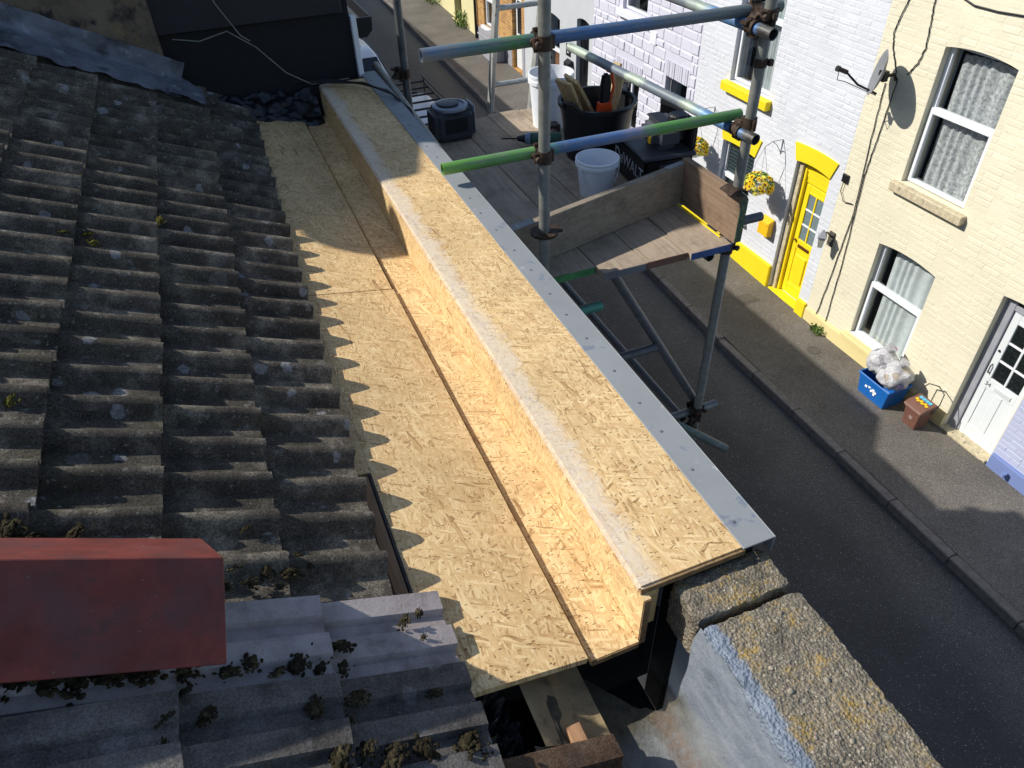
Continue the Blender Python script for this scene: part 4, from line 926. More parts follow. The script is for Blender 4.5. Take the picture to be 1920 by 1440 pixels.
def rough(x0, x1, y0, y1, z0, z1, st=.006, amp=.005, rnd_=.009):
    b = MB()
    def disp(p):
        p = Vector(p); q = [max(0, rnd_-min(p[i]-lo_, hi-p[i])) for i, (lo_, hi) in enumerate(((x0, x1), (y0, y1), (z0-1, z1)))]
        k = (q[0]*q[2]/rnd_+q[0]*q[1]/rnd_+q[1]*q[2]/rnd_)*.55
        c_ = Vector(((x0+x1)/2, (y0+y1)/2, (z0+z1)/2)); d_ = (c_-p).normalized()
        nv = noise.noise_vector(p*55)*amp*.6+noise.noise_vector(p*130)*amp*.55+noise.noise_vector(p*17)*amp*.7
        return p+d_*k+nv
    def face(f, nu, nv):
        b.grid(lambda u, v: disp(f(u, v)), nu, nv)
    nx, ny, nz = [max(2, int((hi-lo_)/st)) for lo_, hi in ((x0, x1), (y0, y1), (z0, z1))]
    L = lambda a, c_, u: a+(c_-a)*u
    face(lambda u, v: (L(x0, x1, u), L(y0, y1, v), z1), nx, ny)
    for yy in (y0, y1): face(lambda u, v: (L(x0, x1, u), yy, L(z0, z1, v)), nx, nz)
    for xx in (x0, x1): face(lambda u, v: (xx, L(y0, y1, u), L(z0, z1, v)), ny, nz)
    return b
pw = thing('parapet_wall', 'rough concrete parapet coping with yellow lichen beside the new boarding', 'parapet', (.74, 0, -7.0))
mk('coping_stone', rough(.628, .862, -.55, .618, -1.50, -1.342), m_conc, pw, smooth=45)
mk('coping_stone', rough(.626, .858, .630, .735, -1.47, -1.335), m_conc, pw, smooth=45)
pb = MB(); rp = random.Random(5)
for k in range(70):
    x, y = rp.uniform(.67, .85), rp.uniform(-.05, .60); pb.blob((x, y, -1.342+rp.uniform(-.004, .001)), rp.uniform(.003, .008), 1, .25, 2, k, (1, rp.uniform(.7, 1.3), .6))
mk('pebbles', pb, M('pebble', lin(140, 132, 118), .8, .5, 90), pw, kind='stuff', smooth=60)
mk('shade_fill', MB().box(.640, .84, -.55, .622, -1.9, -1.44), m_black, pw)  # black fill painting shade into the coping crack and the hollow below
mk('shade_fill', MB().box(.70, .84, .622, .73, -1.9, -1.46), m_black, pw)  # same painted shade under the end block

# ------------------------------------------------------------------ neighbouring house up the street
nb = thing('terraced_house', 'dark painted neighbouring house end beyond the mossy roof', 'house', (-.2, 6, -7.0))
mk('front_wall', MB().box(.50, .70, 4.252, 6.5, -7.1, -1.33).box(.501, .699, 6.5, 8.2, -7.1, -1.75).box(.50, .70, 8.2, 34, -7.1, -1.33), m_dark, nb)  # unseen middle stretch lowered so sunlight reaches the far pavement
mk('end_wall', MB().box(-.20, .78, 4.305, 4.46, -1.9, .0), m_dark, nb)
mk('fascia', MB().box(-.20, .742, 4.272, 4.302, -.975, -.4), m_dark2, nb, bevel=.004)
mk('corner_board', MB().box(.782, .81, 4.27, 4.33, -1.31, -1.0), m_white, nb, bevel=.003)
pwall = mk('party_wall', MB().grid(lambda u, v: (-3.2+2.995*u, 4.205+.012*noise.noise(Vector((u*20, v*9, 0))), -1.45+(1.45+min(1.1, -.42-.77*(-3.2+2.995*u)))*v), 60, 30).prism([(-3.2, -1.6), (-.206, -1.6), (-.206, -.27), (-1.95, 1.08), (-3.2, 1.08)], 4.22, 4.7, 'y'), m_render, nb)
mk('party_wall_end', MB().box(-.212, -.185, 4.20, 4.42, -1.45, -.3), m_render, nb, bevel=.006)
def flash(u, v):
    s = .30+2.6*u; w_ = .012*noise.noise(Vector((s*7, 3, 0)))
    prof = [(4.02-.07*(s-.35)+.025*noise.noise(Vector((s*9, 0, 0))), .026+.007*math.sin(s*52)), (4.08, .050), (4.17, .06), (4.19, .075), (4.195, .15)]
    f = v*4; i = min(int(f), 3); q = f-i; y = prof[i][0]*(1-q)+prof[i+1][0]*q; n_ = prof[i][1]*(1-q)+prof[i+1][1]*q
    return RP(s, y+.008*noise.noise(Vector((s*14, v*6, 7))), n_+w_*(.4 if v > .7 else 1.3)+.008*noise.noise(Vector((s*22, v*9, 3))))
mk('lead_flashing', MB().grid(flash, 80, 16), m_lead, nb, smooth=60)
def flash2(u, v):
    x = -.20+.15*u; return (x, 3.98+.24*v+.02*math.sin(u*5), RP((XS-x)/CS, 0, 0)[2]+.052+.10*max(0, v-.6)*(1-u)+.006*noise.noise(Vector((u*7, v*7, 0))))
mk('lead_flashing', MB().grid(flash2, 14, 14), m_lead, nb, smooth=60)
mk('roof', MB().prism([(.82, -1.28), (-3.2, 1.1), (-3.2, .95), (.82, -1.42)], 4.47, 6.5, 'y').prism([(.82, -1.66), (-3.2, .72), (-3.2, .57), (.82, -1.80)], 6.5, 8.2, 'y').prism([(.9, -1.27), (-3.2, 1.1), (-3.2, .95), (.9, -1.41)], 8.2, 34, 'y'), m_slate, nb)  # middle span dropped with the wall to let the sun past
ch = thing('chimney_stack', 'rendered chimney stack with two pots on the neighbouring roof', 'chimney', (-1.2, 4.9, -.6))
mk('stack', MB().box(-1.55, -.75, 4.35, 5.4, -.9, .9), m_render, ch, bevel=.02)
mk('cap', MB().box(-1.6, -.7, 4.3, 5.45, .9, .98), m_render, ch, bevel=.015)
for y in (4.62, 5.1): mk('pot', MB().lathe((-1.15, y, .98), [(.13, 0), (.12, .3), (.14, .33), (.14, .36), (.1, .36)], 16), m_red, ch, smooth=40)
ds = thing('satellite_dish', 'round satellite dish on the side of the rendered party wall', 'satellite dish', (-1.77, 4.2, .45))
mk('reflector', MB().lathe((-1.77, 3.8, .54), [(0, 0), (.08, .008), (.15, .03), (.152, .034), (.08, .014), (0, .006)], 24, axis=(-.9, .25, .5)), m_jamb, ds, smooth=50)
mk('arm', MB().path([(-1.76, 3.82, .53), (-1.74, 4.0, .5), (-1.74, 4.2, .4)], .02), m_blackp, ds)
gt = MB().prism([(.80, -1.06), (.805, -1.13), (.84, -1.165), (.90, -1.165), (.935, -1.13), (.94, -1.06), (.93, -1.06), (.925, -1.125), (.895, -1.155), (.845, -1.155), (.815, -1.125), (.81, -1.06)], 4.5, 6.4, 'y')
mk('gutter', gt, m_blackp, nb); mk('gutter_end', MB().prism([(.80, -1.06), (.805, -1.13), (.84, -1.165), (.90, -1.165), (.935, -1.13), (.94, -1.06)], 4.485, 4.499, 'y'), m_blackp, nb)
mk('gutter_board', MB().box(.785, .799, 4.48, 6.45, -1.3, -1.05), m_white, nb)
mk('drainpipe', MB().path([(.93, 5.3, -.4), (.97, 5.35, -1.0), (.985, 5.3, -1.25), (.97, 5.2, -1.4), (.9, 5.2, -1.5), (.88, 5.2, -3), (.88, 5.2, -6.9)], .02, 10), m_galv, nb, smooth=40)
def sheet(u, v):
    return (.02+.50*u, 4.06+.22*v+.02*noise.noise(Vector((u*6, v*3, 5))), -1.40+.10*v-.16*u*(1-v)*.3+.03*noise.noise(Vector((u*6, v*4, 0)))+.012*noise.noise(Vector((u*15, v*11, 1)))-.04*u)
mk('polythene_sheet', MB().grid(sheet, 60, 30), m_bagblk, label='crumpled black polythene tucked at the foot of the dark wall', category='plastic sheet', smooth=45)
mk('cable', MB().path([(-.12, 4.2, -.98), (.0, 4.18, -1.0), (.14, 4.18, -.97), (.26, 4.18, -1.06), (.38, 4.17, -1.2), (.5, 4.16, -1.275), (.7, 4.15, -1.27)], .003, 6), m_galv, label='thin grey cable drooping across the dark wall', category='cable')
mk('cable', MB().path([(.0, 4.23, -.5), (.12, 4.21, -.85), (.2, 4.19, -1.0), (.24, 4.185, -1.03)], .003, 6), m_galv, label='thin grey cable dropping from the dark fascia', category='cable')
for k, dz in enumerate((0, .014, .026)):
    mk('cable', MB().path([(.42, 4.2, -1.27+dz*.3), (.6, 4.17-dz*2, -1.268), (.74, 4.05-dz*3, -1.275+dz), (.84, 3.86-dz*3, -1.27+dz*.3), (.91, 3.7, -1.33), (.93, 3.5, -1.5), (.93, 3.2, -1.75)], .006, 8), m_cable,
       label='thick black cable looping over the grey edge trim', category='cable', group='black cables over the trim', smooth=50)

# ------------------------------------------------------------------ scaffold
sc_ = thing('scaffold', 'tube scaffold along the house front with blue and green guard rails', 'scaffold', (1.6, 3.6, -7.1))
TR = .0242
def tube(name, a, b, mat=m_galv, **k): return mk(name, MB().tube(a, b, TR, 20, hollow=.86), mat, sc_, smooth=40, **k)
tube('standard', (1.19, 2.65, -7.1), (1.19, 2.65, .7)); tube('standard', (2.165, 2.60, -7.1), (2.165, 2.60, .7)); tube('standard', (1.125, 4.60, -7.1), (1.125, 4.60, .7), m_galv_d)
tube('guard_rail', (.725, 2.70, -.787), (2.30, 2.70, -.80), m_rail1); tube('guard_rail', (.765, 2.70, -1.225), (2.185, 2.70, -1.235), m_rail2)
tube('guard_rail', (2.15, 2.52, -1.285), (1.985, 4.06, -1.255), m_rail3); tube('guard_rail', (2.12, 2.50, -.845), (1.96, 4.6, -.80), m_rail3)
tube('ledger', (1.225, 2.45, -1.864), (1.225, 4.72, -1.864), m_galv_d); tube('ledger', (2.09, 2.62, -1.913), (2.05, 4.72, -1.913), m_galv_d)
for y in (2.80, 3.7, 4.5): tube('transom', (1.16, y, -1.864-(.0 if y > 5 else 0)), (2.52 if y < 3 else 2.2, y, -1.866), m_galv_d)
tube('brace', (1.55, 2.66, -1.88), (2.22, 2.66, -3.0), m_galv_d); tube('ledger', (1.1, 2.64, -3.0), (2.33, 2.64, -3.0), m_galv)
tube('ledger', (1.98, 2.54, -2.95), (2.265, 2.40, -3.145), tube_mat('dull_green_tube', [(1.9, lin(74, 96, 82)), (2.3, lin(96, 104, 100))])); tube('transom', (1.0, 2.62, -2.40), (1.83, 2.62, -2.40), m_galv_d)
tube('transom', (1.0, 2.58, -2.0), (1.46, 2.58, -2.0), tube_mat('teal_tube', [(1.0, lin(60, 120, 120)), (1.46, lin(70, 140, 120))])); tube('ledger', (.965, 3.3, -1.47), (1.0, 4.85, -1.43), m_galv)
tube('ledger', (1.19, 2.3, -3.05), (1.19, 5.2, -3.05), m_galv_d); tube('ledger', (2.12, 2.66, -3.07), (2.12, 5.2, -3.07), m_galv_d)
def coupler(c1, a1, c2, a2, flip=1):
    c1, c2, a1, a2 = Vector(c1), Vector(c2), Vector(a1), Vector(a2); b = MB()
    for c_, a in ((c1, a1), (c2, a2)):
        b.tube(c_-a*.026, c_+a*.026, .031, 16, hollow=.8)
    d_ = (c2-c1); dn = d_.normalized(); m_ = (c1+c2)/2
    b.box(-.022, .022, -.022, .022, -d_.length*.3, d_.length*.3, Matrix.Translation(m_) @ dn.to_track_quat('Z', 'Y').to_matrix().to_4x4())
    for c_, a, o in ((c1, a1, a2), (c2, a2, a1)):
        sd_ = o*flip; ou = c_-dn*(.0 if c_ == c1 else 0)
        p0 = c_+sd_*.036; b.tube(p0-dn*.03, p0+dn*.03, .0085, 8); b.tube(p0-dn*.034, p0-dn*.02, .014, 6); b.tube(p0+dn*.016, p0+dn*.03, .014, 6)
        b.tube(p0-a*.02, p0+a*.02, .012, 8)
        b.box(-.008, .008, -.02, .02, -.006, .006, Matrix.Translation(p0+dn*.042))
        b.tube(c_-sd_*.034-a*.024, c_-sd_*.034+a*.024, .010, 8)
    mk('coupler', b, m_rust, sc_, smooth=35)
vz, vx, vy = (0, 0, 1), (1, 0, 0), (0, 1, 0)
coupler((1.19, 2.65, -.79), vz, (1.19, 2.70, -.79), vx, -1); coupler((1.19, 2.65, -1.232), vz, (1.19, 2.70, -1.232), vx, -1)
coupler((2.165, 2.60, -.81), vz, (2.11, 2.62, -.84), vy, 1); coupler((2.165, 2.60, -1.24), vz, (2.14, 2.64, -1.28), vy, 1); coupler((2.165, 2.6, -.80), vz, (2.165, 2.7, -.8), vx, -1)
coupler((2.165, 2.60, -2.96), vz, (2.165, 2.645, -2.96), vx, 1); coupler((2.165, 2.60, -3.0), vz, (2.1, 2.56, -3.05), vy, 1); coupler((1.125, 4.60, -1.43), vz, (1.09, 4.6, -1.43), vy, 1)
coupler((2.165, 2.60, -1.865), vz, (2.15, 2.66, -1.865), vx, 1); coupler((1.19, 2.65, -1.864), vz, (1.225, 2.62, -1.864), vy, -1)
mk('band', MB().tube((2.165, 2.6, -1.0), (2.165, 2.6, -.965), .028, 18).box(2.19, 2.21, 2.57, 2.59, -.995, -.97), m_rust, sc_, smooth=40)
mk('clip', MB().tube((1.19, 2.65, -1.585), (1.19, 2.65, -1.572), .062, 18).box(1.2, 1.27, 2.63, 2.69, -1.585, -1.573), m_rust, sc_, smooth=40)
# boards
def plank(label, x0, x1, y0, y1, z, band, split=False):
    b = thing('scaffold_board', label, 'scaffold board', ((x0+x1)/2, (y0+y1)/2, z-.038), 'scaffold boards of the platform')
    mk('board', MB().grid(lambda u, v: (x0+(x1-x0)*u, y0+(y1-y0)*v, z+.0015*noise.noise(Vector((x0*9+u*3, v*9, 0)))), 4, 24).box(x0, x1, y0, y1, z-.038, z-.002), m_board, b)
    if band: mk('end_band', MB().box(x0+.002, x1-.002, y0-.003, y0, z-.036, z-.001), band, b)
lab = ['scaffold board nearest the wall, green band on its end', 'second scaffold board from the wall, grey worn end', 'third scaffold board from the wall, broken reddish end', 'outermost scaffold board beside the side toe board, blue band on its end']
lab.append('fifth scaffold board, under the tool case outside the side toe board')
xb = [(1.215, 1.436, 2.615, None), (1.442, 1.668, 2.545, None), (1.674, 1.895, 2.548, None), (1.901, 2.125, 2.525, None), (2.131, 2.352, 3.04, None)]
for k, (x0, x1, y0, _) in enumerate(xb): plank(lab[k], x0, x1, y0, 4.68-.03*(k % 2), -1.80+(.004 if k == 3 else 0), (m_bandg, m_nail, m_caddy, m_bandb, m_nail)[k])
rot = Matrix.Translation((1.06, 2.715, 0)) @ Matrix.Rotation(math.atan(.262), 4, 'Z')
tb = MB().box(-.02, 1.135, -.004, .034, -1.797, -1.575, rot)
t1 = thing('toe_board', 'long toe board standing across the platform behind the near standard', 'toe board', (1.6, 2.85, -1.8))
mk('board', tb, m_boardx, t1, bevel=.003); mk('end_band', MB().box(-.024, .13, -.007, .037, -1.5748, -1.5715, rot).box(-.024, -.0205, -.007, .037, -1.70, -1.575, rot), m_trim, t1)
mk('end_band', MB().box(.99, 1.12, .0, .030, -1.5745, -1.571, rot), m_trim, t1)
t2 = thing('toe_board', 'short side toe board in sun and shade at the outer platform edge', 'toe board', (2.15, 2.7, -1.8))
mk('board', MB().box(2.13, 2.166, 2.515, 2.56, -1.79, -1.56).box(2.13, 2.166, 2.56, 3.02, -1.79, -1.555), plank_mat('side_toe_board', lin(124, 104, 86), 1), t2)
mk('end_band', MB().box(2.1295, 2.1665, 2.5105, 2.5145, -1.785, -1.565), M('worn_green_band', lin(74, 92, 70), .6, .5, 40, spots=[(lin(190, 180, 60), 50, .6, .1), (lin(30, 30, 30), 40, .62, .05)]), t2)
mk('clip', MB().grid(lambda u, v: (2.09+.11*u, 2.54+.10*v+.0, -1.552+.018*math.sin(u*math.pi)-.02*(u > .85)), 10, 4), m_rust, t2)
mk('yellow_lath', MB().box(2.108, 2.115, 2.60, 3.0, -1.7955, -1.790), m_yel, label='thin yellow lath lying beside the side toe board', category='lath')
# ladder
ldr = thing('ladder', 'worn aluminium ladder leaning up beyond the platform', 'ladder', (2.0, 6.6, -7.0))
la = lambda x, z: (x, 4.93+(-1.7-z)*.27, z)
for x in (1.81, 2.13):
    b = MB(); p0, p1 = Vector(la(x, -7.0)), Vector(la(x, .5)); n_ = Vector((0, 1, .27)).normalized()*.033; e = Vector((.014, 0, 0))
    b.add([p+i*e+j*n_ for p in (p0, p1) for i, j in ((-1, -1), (1, -1), (1, 1), (-1, 1))], [(0, 1, 2, 3), (7, 6, 5, 4), (0, 4, 5, 1), (1, 5, 6, 2), (2, 6, 7, 3), (3, 7, 4, 0)])
    mk('stile', b, m_alu, ldr, bevel=.004)
for k in range(28):
    z = -6.9+k*.26
    if z < .4: mk('rung', MB().tube(la(1.82, z), la(2.12, z), .017, 12), m_alu, ldr, smooth=40)

# ------------------------------------------------------------------ things on the platform
PZ = -1.7985
def bucket(label, x, y, r0, r1, h, content=None, handle=True):
    b = thing('bucket', label, 'bucket', (x, y, PZ))
    mk('body', MB().lathe((x, y, PZ), [(0, .0), (r0, 0), (r0+(r1-r0)*.82, h*.82), (r1+.006, h*.83), (r1+.006, h*.9), (r1, h*.91), (r1+.006, h*.97), (r1+.004, h), (r1-.004, h), (r0-.006, .02), (0, .02)], 36), m_bucket, b, smooth=35)
    if handle:
        pts = [(x+r1*1.03*math.cos(a), y-r1*.25-r1*.78*math.sin(a)*.5, PZ+h*.86-h*.62*math.sin(a)) for a in [math.pi*k/14 for k in range(15)]]
        mk('handle', MB().path(pts, .004, 8), m_bucket, b, smooth=50)
    return b
bucket('empty white bucket with its handle down near the toe board', 1.79, 3.30, .085, .112, .205)
b2 = bucket('tall white bucket beside the ladder with a tool sticking out', 1.99, 4.33, .115, .14, .33, handle=False)
tl = MB().box(1.90, 1.94, 4.27, 4.33, PZ+.12, PZ+.42, None); tl.tube((1.9, 4.3, PZ+.38), (1.98, 4.3, PZ+.43), .016, 8)
mk('trowel', tl, m_blackp, label='black handled tool standing in the tall white bucket', category='tool', bevel=.004)
tx, ty = 2.03, 3.78
tub_ = thing('rubble_tub', 'big flexible black tub full of board offcuts', 'tub', (tx, ty, PZ))
mk('body', MB().lathe((tx, ty, PZ), [(0, 0), (.17, 0), (.215, .30), (.228, .305), (.228, .325), (.208, .325), (.165, .02), (0, .02)], 36), m_blackp, tub_, smooth=40)
for a in (.4, .4+math.pi): mk('handle', MB().path([(tx+.22*math.cos(a-.3), ty+.22*math.sin(a-.3), PZ+.31), (tx+.25*math.cos(a-.15), ty+.25*math.sin(a-.15), PZ+.36), (tx+.25*math.cos(a+.15), ty+.25*math.sin(a+.15), PZ+.36), (tx+.22*math.cos(a+.3), ty+.22*math.sin(a+.3), PZ+.31)], .011), m_blackp, tub_, smooth=50)
m_off = osb('osb_offcut', 'xy', .72)
def offcut(label, c_, sx, sy, rx, ry, rz, mat=m_off):
    m_ = Matrix.Translation(c_) @ Matrix.Rotation(rz, 4, 'Z') @ Matrix.Rotation(ry, 4, 'Y') @ Matrix.Rotation(rx, 4, 'X')
    mk('board_offcut', MB().box(-sx/2, sx/2, -sy/2, sy/2, -.009, .009, m_), mat, label=label, category='offcut')
offcut('strand board offcut leaning left out of the black tub', (1.88, 3.78, PZ+.31), .34, .13, 0, R(62), R(15)); offcut('wider strand board offcut leaning behind the saw handle', (1.96, 3.80, PZ+.30), .36, .17, 0, R(60), R(0))
offcut('narrow offcut standing at the right side of the tub', (2.12, 3.82, PZ+.32), .36, .05, 0, R(115), R(20)); offcut('thin upright offcut at the far side of the tub', (2.13, 3.74, PZ+.31), .34, .04, 0, R(110), R(35))
sw = thing('hand_saw', 'hand saw with orange and black handle in the tub', 'saw', (2.02, 3.68, PZ+.1))
mk('blade', MB().prism([(1.99, PZ+.06), (2.05, PZ+.06), (2.06, PZ+.3), (1.98, PZ+.3)], 3.665, 3.667, 'y'), m_alu, sw)
mk('handle', MB().prism([(1.985, PZ+.33), (2.045, PZ+.33), (2.05, PZ+.44), (2.035, PZ+.5), (1.995, PZ+.5), (1.985, PZ+.44)], 3.65, 3.682, 'y'), m_blackp, sw, bevel=.01, seg=2)
mk('grip', MB().prism([(1.975, PZ+.29), (2.02, PZ+.25), (2.06, PZ+.3), (2.05, PZ+.345), (1.98, PZ+.345)], 3.644, 3.688, 'y').path([(2.045, 3.666, PZ+.34), (2.07, 3.666, PZ+.42), (2.05, 3.666, PZ+.5), (2.02, 3.666, PZ+.515)], .009), m_orange, sw, bevel=.004)
dl = thing('cordless_drill', 'green and blue cordless drill lying on the boards', 'drill', (1.78, 4.02, PZ))
mk('body', MB().tube((1.73, 4.06, PZ+.045), (1.90, 3.98, PZ+.045), .036, 14), m_drill, dl, bevel=.006); mk('collar', MB().tube((1.70, 4.074, PZ+.045), (1.73, 4.06, PZ+.045), .03, 14, .036), m_drillb, dl)
mk('chuck', MB().tube((1.655, 4.095, PZ+.045), (1.70, 4.074, PZ+.045), .014, 12, .026), m_blackp, dl, smooth=40); mk('bit', MB().tube((1.57, 4.135, PZ+.045), (1.66, 4.093, PZ+.045), .005, 8), m_rust, dl)
mk('handle', MB().tube((1.86, 4.0, PZ+.04), (1.92, 4.14, PZ+.03), .024, 12), m_blackp, dl, bevel=.004); mk('battery', MB().box(1.88, 1.97, 4.13, 4.20, PZ, PZ+.07), m_blackp, dl, bevel=.008)
rx_, ry_ = 1.34, 4.42
rd_ = thing('site_radio', 'charcoal box with a round grey dial on top at the scaffold end', 'radio', (rx_, ry_, PZ))
mk('body', MB().box(rx_-.13, rx_+.13, ry_-.11, ry_+.11, PZ, PZ+.19), m_char, rd_, bevel=.028, seg=3); mk('dial_ring', MB().lathe((rx_, ry_, PZ+.19), [(.112, -.004), (.112, .012), (.088, .017), (.088, .008), (.0, .008)], 32), m_greyp, rd_, smooth=35)
mk('dial_centre', MB().lathe((rx_-.01, ry_+.01, PZ+.199), [(.066, 0), (.066, .012), (.05, .016), (0, .016)], 28), m_char, rd_, smooth=35); mk('front_panel', MB().box(rx_-.075, rx_+.075, ry_-.1135, ry_-.108, PZ+.06, PZ+.15), m_blackp, rd_, bevel=.004)
mk('side_panel', MB().box(rx_+.126, rx_+.14, ry_-.07, ry_+.07, PZ+.02, PZ+.2), m_greyp, rd_, bevel=.005)
kx, ky = 2.2, 3.40
ts = thing('tool_case', 'black site tool case with pale maker lettering on its front', 'tool case', (kx, ky, PZ))
rk = Matrix.Translation((2.14, 3.33, 0)) @ Matrix.Rotation(R(-6), 4, 'Z')
mk('case', MB().box(-.13, .15, -.2, .2, PZ, PZ+.20, rk), m_blackp, ts, bevel=.014, seg=2); mk('rim', MB().box(-.14, .16, -.21, .21, PZ+.196, PZ+.22, rk), m_char, ts, bevel=.006)
mk('lid', MB().box(.125, .155, -.205, .205, PZ+.222, PZ+.38, rk), m_blackp, ts, bevel=.01, seg=2)
pt = rk @ Vector((-.133, 0.0, PZ+.11)); text('lettering', 'DeWALT', .095, M('pale_print', lin(168, 168, 172), .5, .1), ts, pt, (R(90), 0, R(-96)))
mk('latch', MB().box(-.05, .05, -.21, -.199, PZ+.06, PZ+.17, rk), m_char, ts, bevel=.004)
vc = thing('tool_charger', 'rounded black power tool with yellow button on the tool case', 'power tool', (kx, ky, PZ+.2)); r2 = rk @ Matrix.Translation((.02, -.06, 0))
mk('body', MB().box(-.09, .09, -.11, .11, PZ+.221, PZ+.36, r2), m_char, vc, bevel=.04, seg=3); mk('button', MB().box(-.096, -.086, -.06, -.03, PZ+.255, PZ+.30, r2), m_yelb, vc, bevel=.004)
mk('motor', MB().tube(r2 @ Vector((.05, -.06, PZ+.3)), r2 @ Vector((.05, -.06, PZ+.40)), .05, 16), m_blackp, vc, bevel=.008); mk('vent', MB().box(-.06, .02, -.08, .08, PZ+.358, PZ+.37, r2), m_blackp, vc, bevel=.005)
def clothf(u, v):
    return (1.86+.30*u, 2.98+.16*v+.06*u, PZ+.012+.05*abs(math.sin(u*5+v*3))*math.sin(math.pi*u)*math.sin(math.pi*v)**.6+.02*noise.noise(Vector((u*8, v*8, 0)))*math.sin(math.pi*u)*math.sin(math.pi*v)+.02*math.sin(math.pi*v))
mk('cloth', MB().grid(clothf, 40, 26), m_cloth, label='dark dust cloth heaped behind the long toe board', category='cloth', smooth=60)

# ------------------------------------------------------------------ parked van
VG = zp(14)-.12
van = thing('parked_van', 'small white van with a black roof rack parked below the scaffold', 'van', (3.1, 13.5, VG))
sp_ = [(10.9, .42), (10.85, .75), (10.92, 1.55), (11.05, 1.80), (11.3, 1.85), (14.5, 1.85), (14.8, 1.78), (15.45, 1.18), (15.95, 1.04), (16.15, .87), (16.2, .5), (16.1, .32), (11.0, .32)]
def vbody(x0, x1):
    b = MB(); n_ = len(sp_); xm = (x0+x1)/2
    tw = lambda z: 1.0 if z < 1.0 else 1-.14*(z-1.0)/.85
    L_ = [(xm+(x0-xm)*tw(z), y, VG+z) for y, z in sp_]; Rr = [(xm+(x1-xm)*tw(z), y, VG+z) for y, z in sp_]
    b.add(L_+Rr, [tuple(range(n_)), tuple(range(2*n_-1, n_-1, -1))]+[(i, n_+i, n_+(i+1) % n_, (i+1) % n_) for i in range(n_)]); return b
mk('body', vbody(2.2, 4.1), m_van, van, bevel=.05, seg=3, smooth=50)
ws = MB(); q = [(14.84, 1.79), (15.42, 1.22)]
ws.add([(2.46, q[0][0], VG+q[0][1]), (3.84, q[0][0], VG+q[0][1]), (3.98, q[1][0], VG+q[1][1]), (2.32, q[1][0], VG+q[1][1])], [(0, 1, 2, 3)]); ws.v = [(x, y+.012, z+.016) for x, y, z in ws.v]
ws.v += [(x, y-.008, z-.01) for x, y, z in ws.v]; ws.f += [(4, 5, 6, 7)]+[(i, (i+1) % 4, 4+(i+1) % 4, 4+i) for i in range(4)]; ws.mi = [0]*len(ws.f)
mk('windscreen', ws, m_vang, van)
for x in (2.19, 4.075): mk('side_window', MB().prism([(14.0, VG+1.2), (15.2, VG+1.2), (14.75, VG+1.62), (14.0, VG+1.66)], x-.03, x+.02), m_vang, van)
for x in (2.12, 4.18): mk('door_mirror', MB().box(x-.09, x+.09, 15.05, 15.17, VG+1.1, VG+1.3), m_blackp, van, bevel=.03, seg=2)
for x in (2.28, 3.85):
    for y in (11.6, 15.3):
        wl = mk('wheel', MB().lathe((x, y, VG+.31), [(.2, 0), (.3, .01), (.31, .05), (.31, .15), (.3, .19), (.2, .2)], 24, axis=(1, 0, 0)), m_tyre, van, smooth=40); mk('rim', MB().lathe((x-.004 if x < 3 else x+.19, y, VG+.31), [(.19, 0), (.19, .012), (.05, .014)], 18, axis=(1, 0, 0)), m_alu, wl)
for x in (2.35, 3.75): mk('headlight', MB().box(x, x+.25, 16.0, 16.16, VG+.72, VG+.9), m_glass, van, bevel=.03)
mk('bumper', MB().box(2.22, 4.08, 16.05, 16.26, VG+.3, VG+.55), m_blackp, van, bevel=.03)
rz = VG+1.98
rk_ = MB()
for x in (2.5, 3.98): rk_.path([(x, 12.55, rz), (x, 14.95, rz)], .018); rk_.path([(x, 12.55, rz+.1), (x, 14.95, rz+.1)], .014)
mk('rack_rail', rk_, m_blackp, van)
for k in range(7): mk('rack_bar', MB().path([(2.5, 12.6+k*.385, rz-.01), (3.98, 12.6+k*.385, rz-.01)], .02), m_blackp, van)
for x in (2.5, 3.98):
    for y in (12.7, 14.8): mk('rack_foot', MB().tube((x, y, VG+1.8), (x, y, rz+.1), .016, 8), m_blackp, van)
mk('timber_length', MB().box(3.17, 3.27, 12.2, 14.9, rz+.012, rz+.07), M('yellow_timber', lin(206, 170, 74), .7, .15, 12), label='long yellow timber lying on the van roof rack', category='timber')

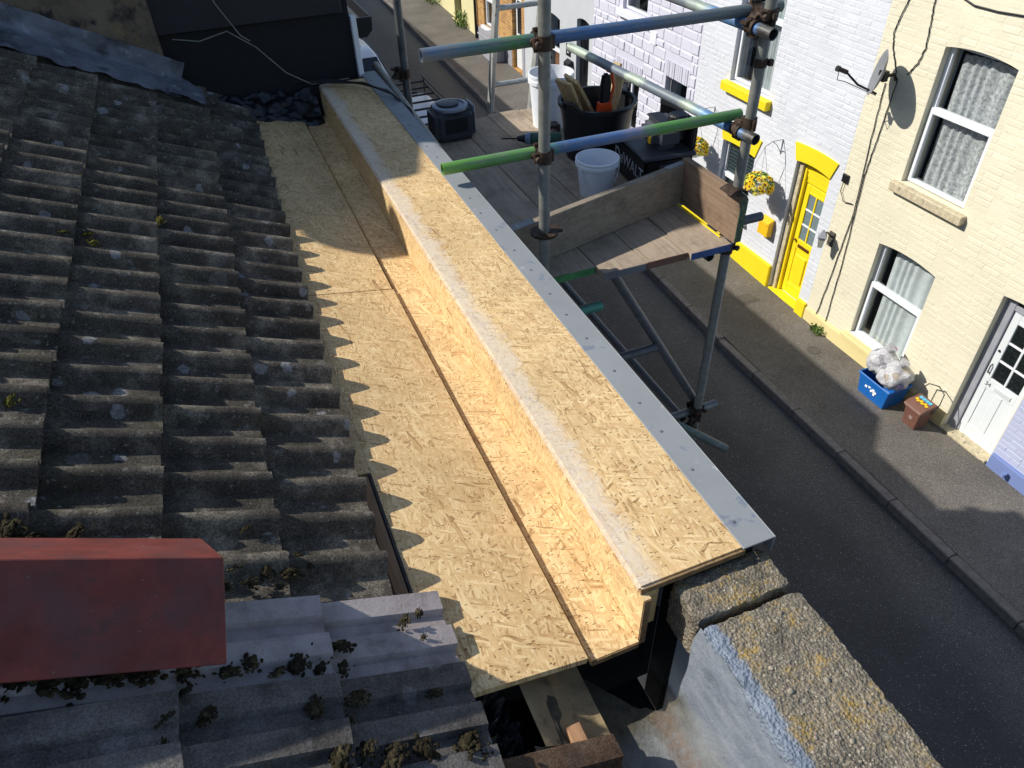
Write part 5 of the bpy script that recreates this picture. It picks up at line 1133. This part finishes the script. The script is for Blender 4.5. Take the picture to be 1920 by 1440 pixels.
# ------------------------------------------------------------------ parked car beyond the van
CG = zp(18.5)-.12
car = thing('parked_car', 'white car parked nose to nose with the white van', 'car', (3.15, 18.8, CG))
cp_ = [(16.74, .35), (16.70, .6), (16.80, .78), (17.68, .95), (18.32, 1.40), (18.62, 1.46), (19.9, 1.44), (20.5, 1.05), (20.86, .95), (20.9, .5), (20.8, .3), (16.84, .3)]
cb_ = MB(); nn_ = len(cp_)
tw_ = lambda z: 1.0 if z < .9 else 1-.2*(z-.9)/.55
cb_.add([(3.15-.86*tw_(z), y, CG+z) for y, z in cp_]+[(3.15+.86*tw_(z), y, CG+z) for y, z in cp_], [tuple(range(nn_)), tuple(range(2*nn_-1, nn_-1, -1))]+[(i, nn_+i, nn_+(i+1) % nn_, (i+1) % nn_) for i in range(nn_)])
mk('body', cb_, m_van, car, bevel=.05, seg=3, smooth=50)
def slabq(p, d):
    b = MB(); d = Vector(d); p = [Vector(q) for q in p]
    b.add([q+d for q in p]+[q-d*.4 for q in p], [(0, 1, 2, 3), (7, 6, 5, 4)]+[(i, (i+1) % 4, 4+(i+1) % 4, 4+i) for i in range(4)]); return b
mk('windscreen', slabq([(2.38, 17.76, CG+1.0), (3.92, 17.76, CG+1.0), (3.82, 18.30, CG+1.385), (2.48, 18.30, CG+1.385)], (0, -.012, .016)), m_vang, car)
for sg in (-1, 1):
    mk('side_window', slabq([(3.15+sg*.835, 17.95, CG+1.0), (3.15+sg*.835, 20.1, CG+1.0), (3.15+sg*.73, 19.8, CG+1.36), (3.15+sg*.73, 18.4, CG+1.36)], (sg*.016, 0, .006)), m_vang, car)
    mk('door_mirror', MB().box(3.15+sg*.96-.08, 3.15+sg*.96+.08, 17.80, 17.92, CG+.95, CG+1.08), m_blackp, car, bevel=.03, seg=2)
    mk('headlight', MB().box(3.15+sg*.62-.16, 3.15+sg*.62+.16, 16.73, 16.85, CG+.62, CG+.76), m_greyp, car, bevel=.02)
    for y in (17.4, 20.1):
        x = 3.15+sg*.78-.1
        wl = mk('wheel', MB().lathe((x, y, CG+.31), [(.2, 0), (.3, .01), (.31, .05), (.31, .15), (.3, .19), (.2, .2)], 24, axis=(1, 0, 0)), m_tyre, car, smooth=40)
        mk('rim', MB().lathe((x-.004 if sg < 0 else x+.19, y, CG+.31), [(.19, 0), (.19, .012), (.05, .014)], 18, axis=(1, 0, 0)), m_alu, wl)
mk('bumper', MB().box(2.33, 3.97, 16.64, 16.8, CG+.3, CG+.52), m_van, car, bevel=.04, seg=2)
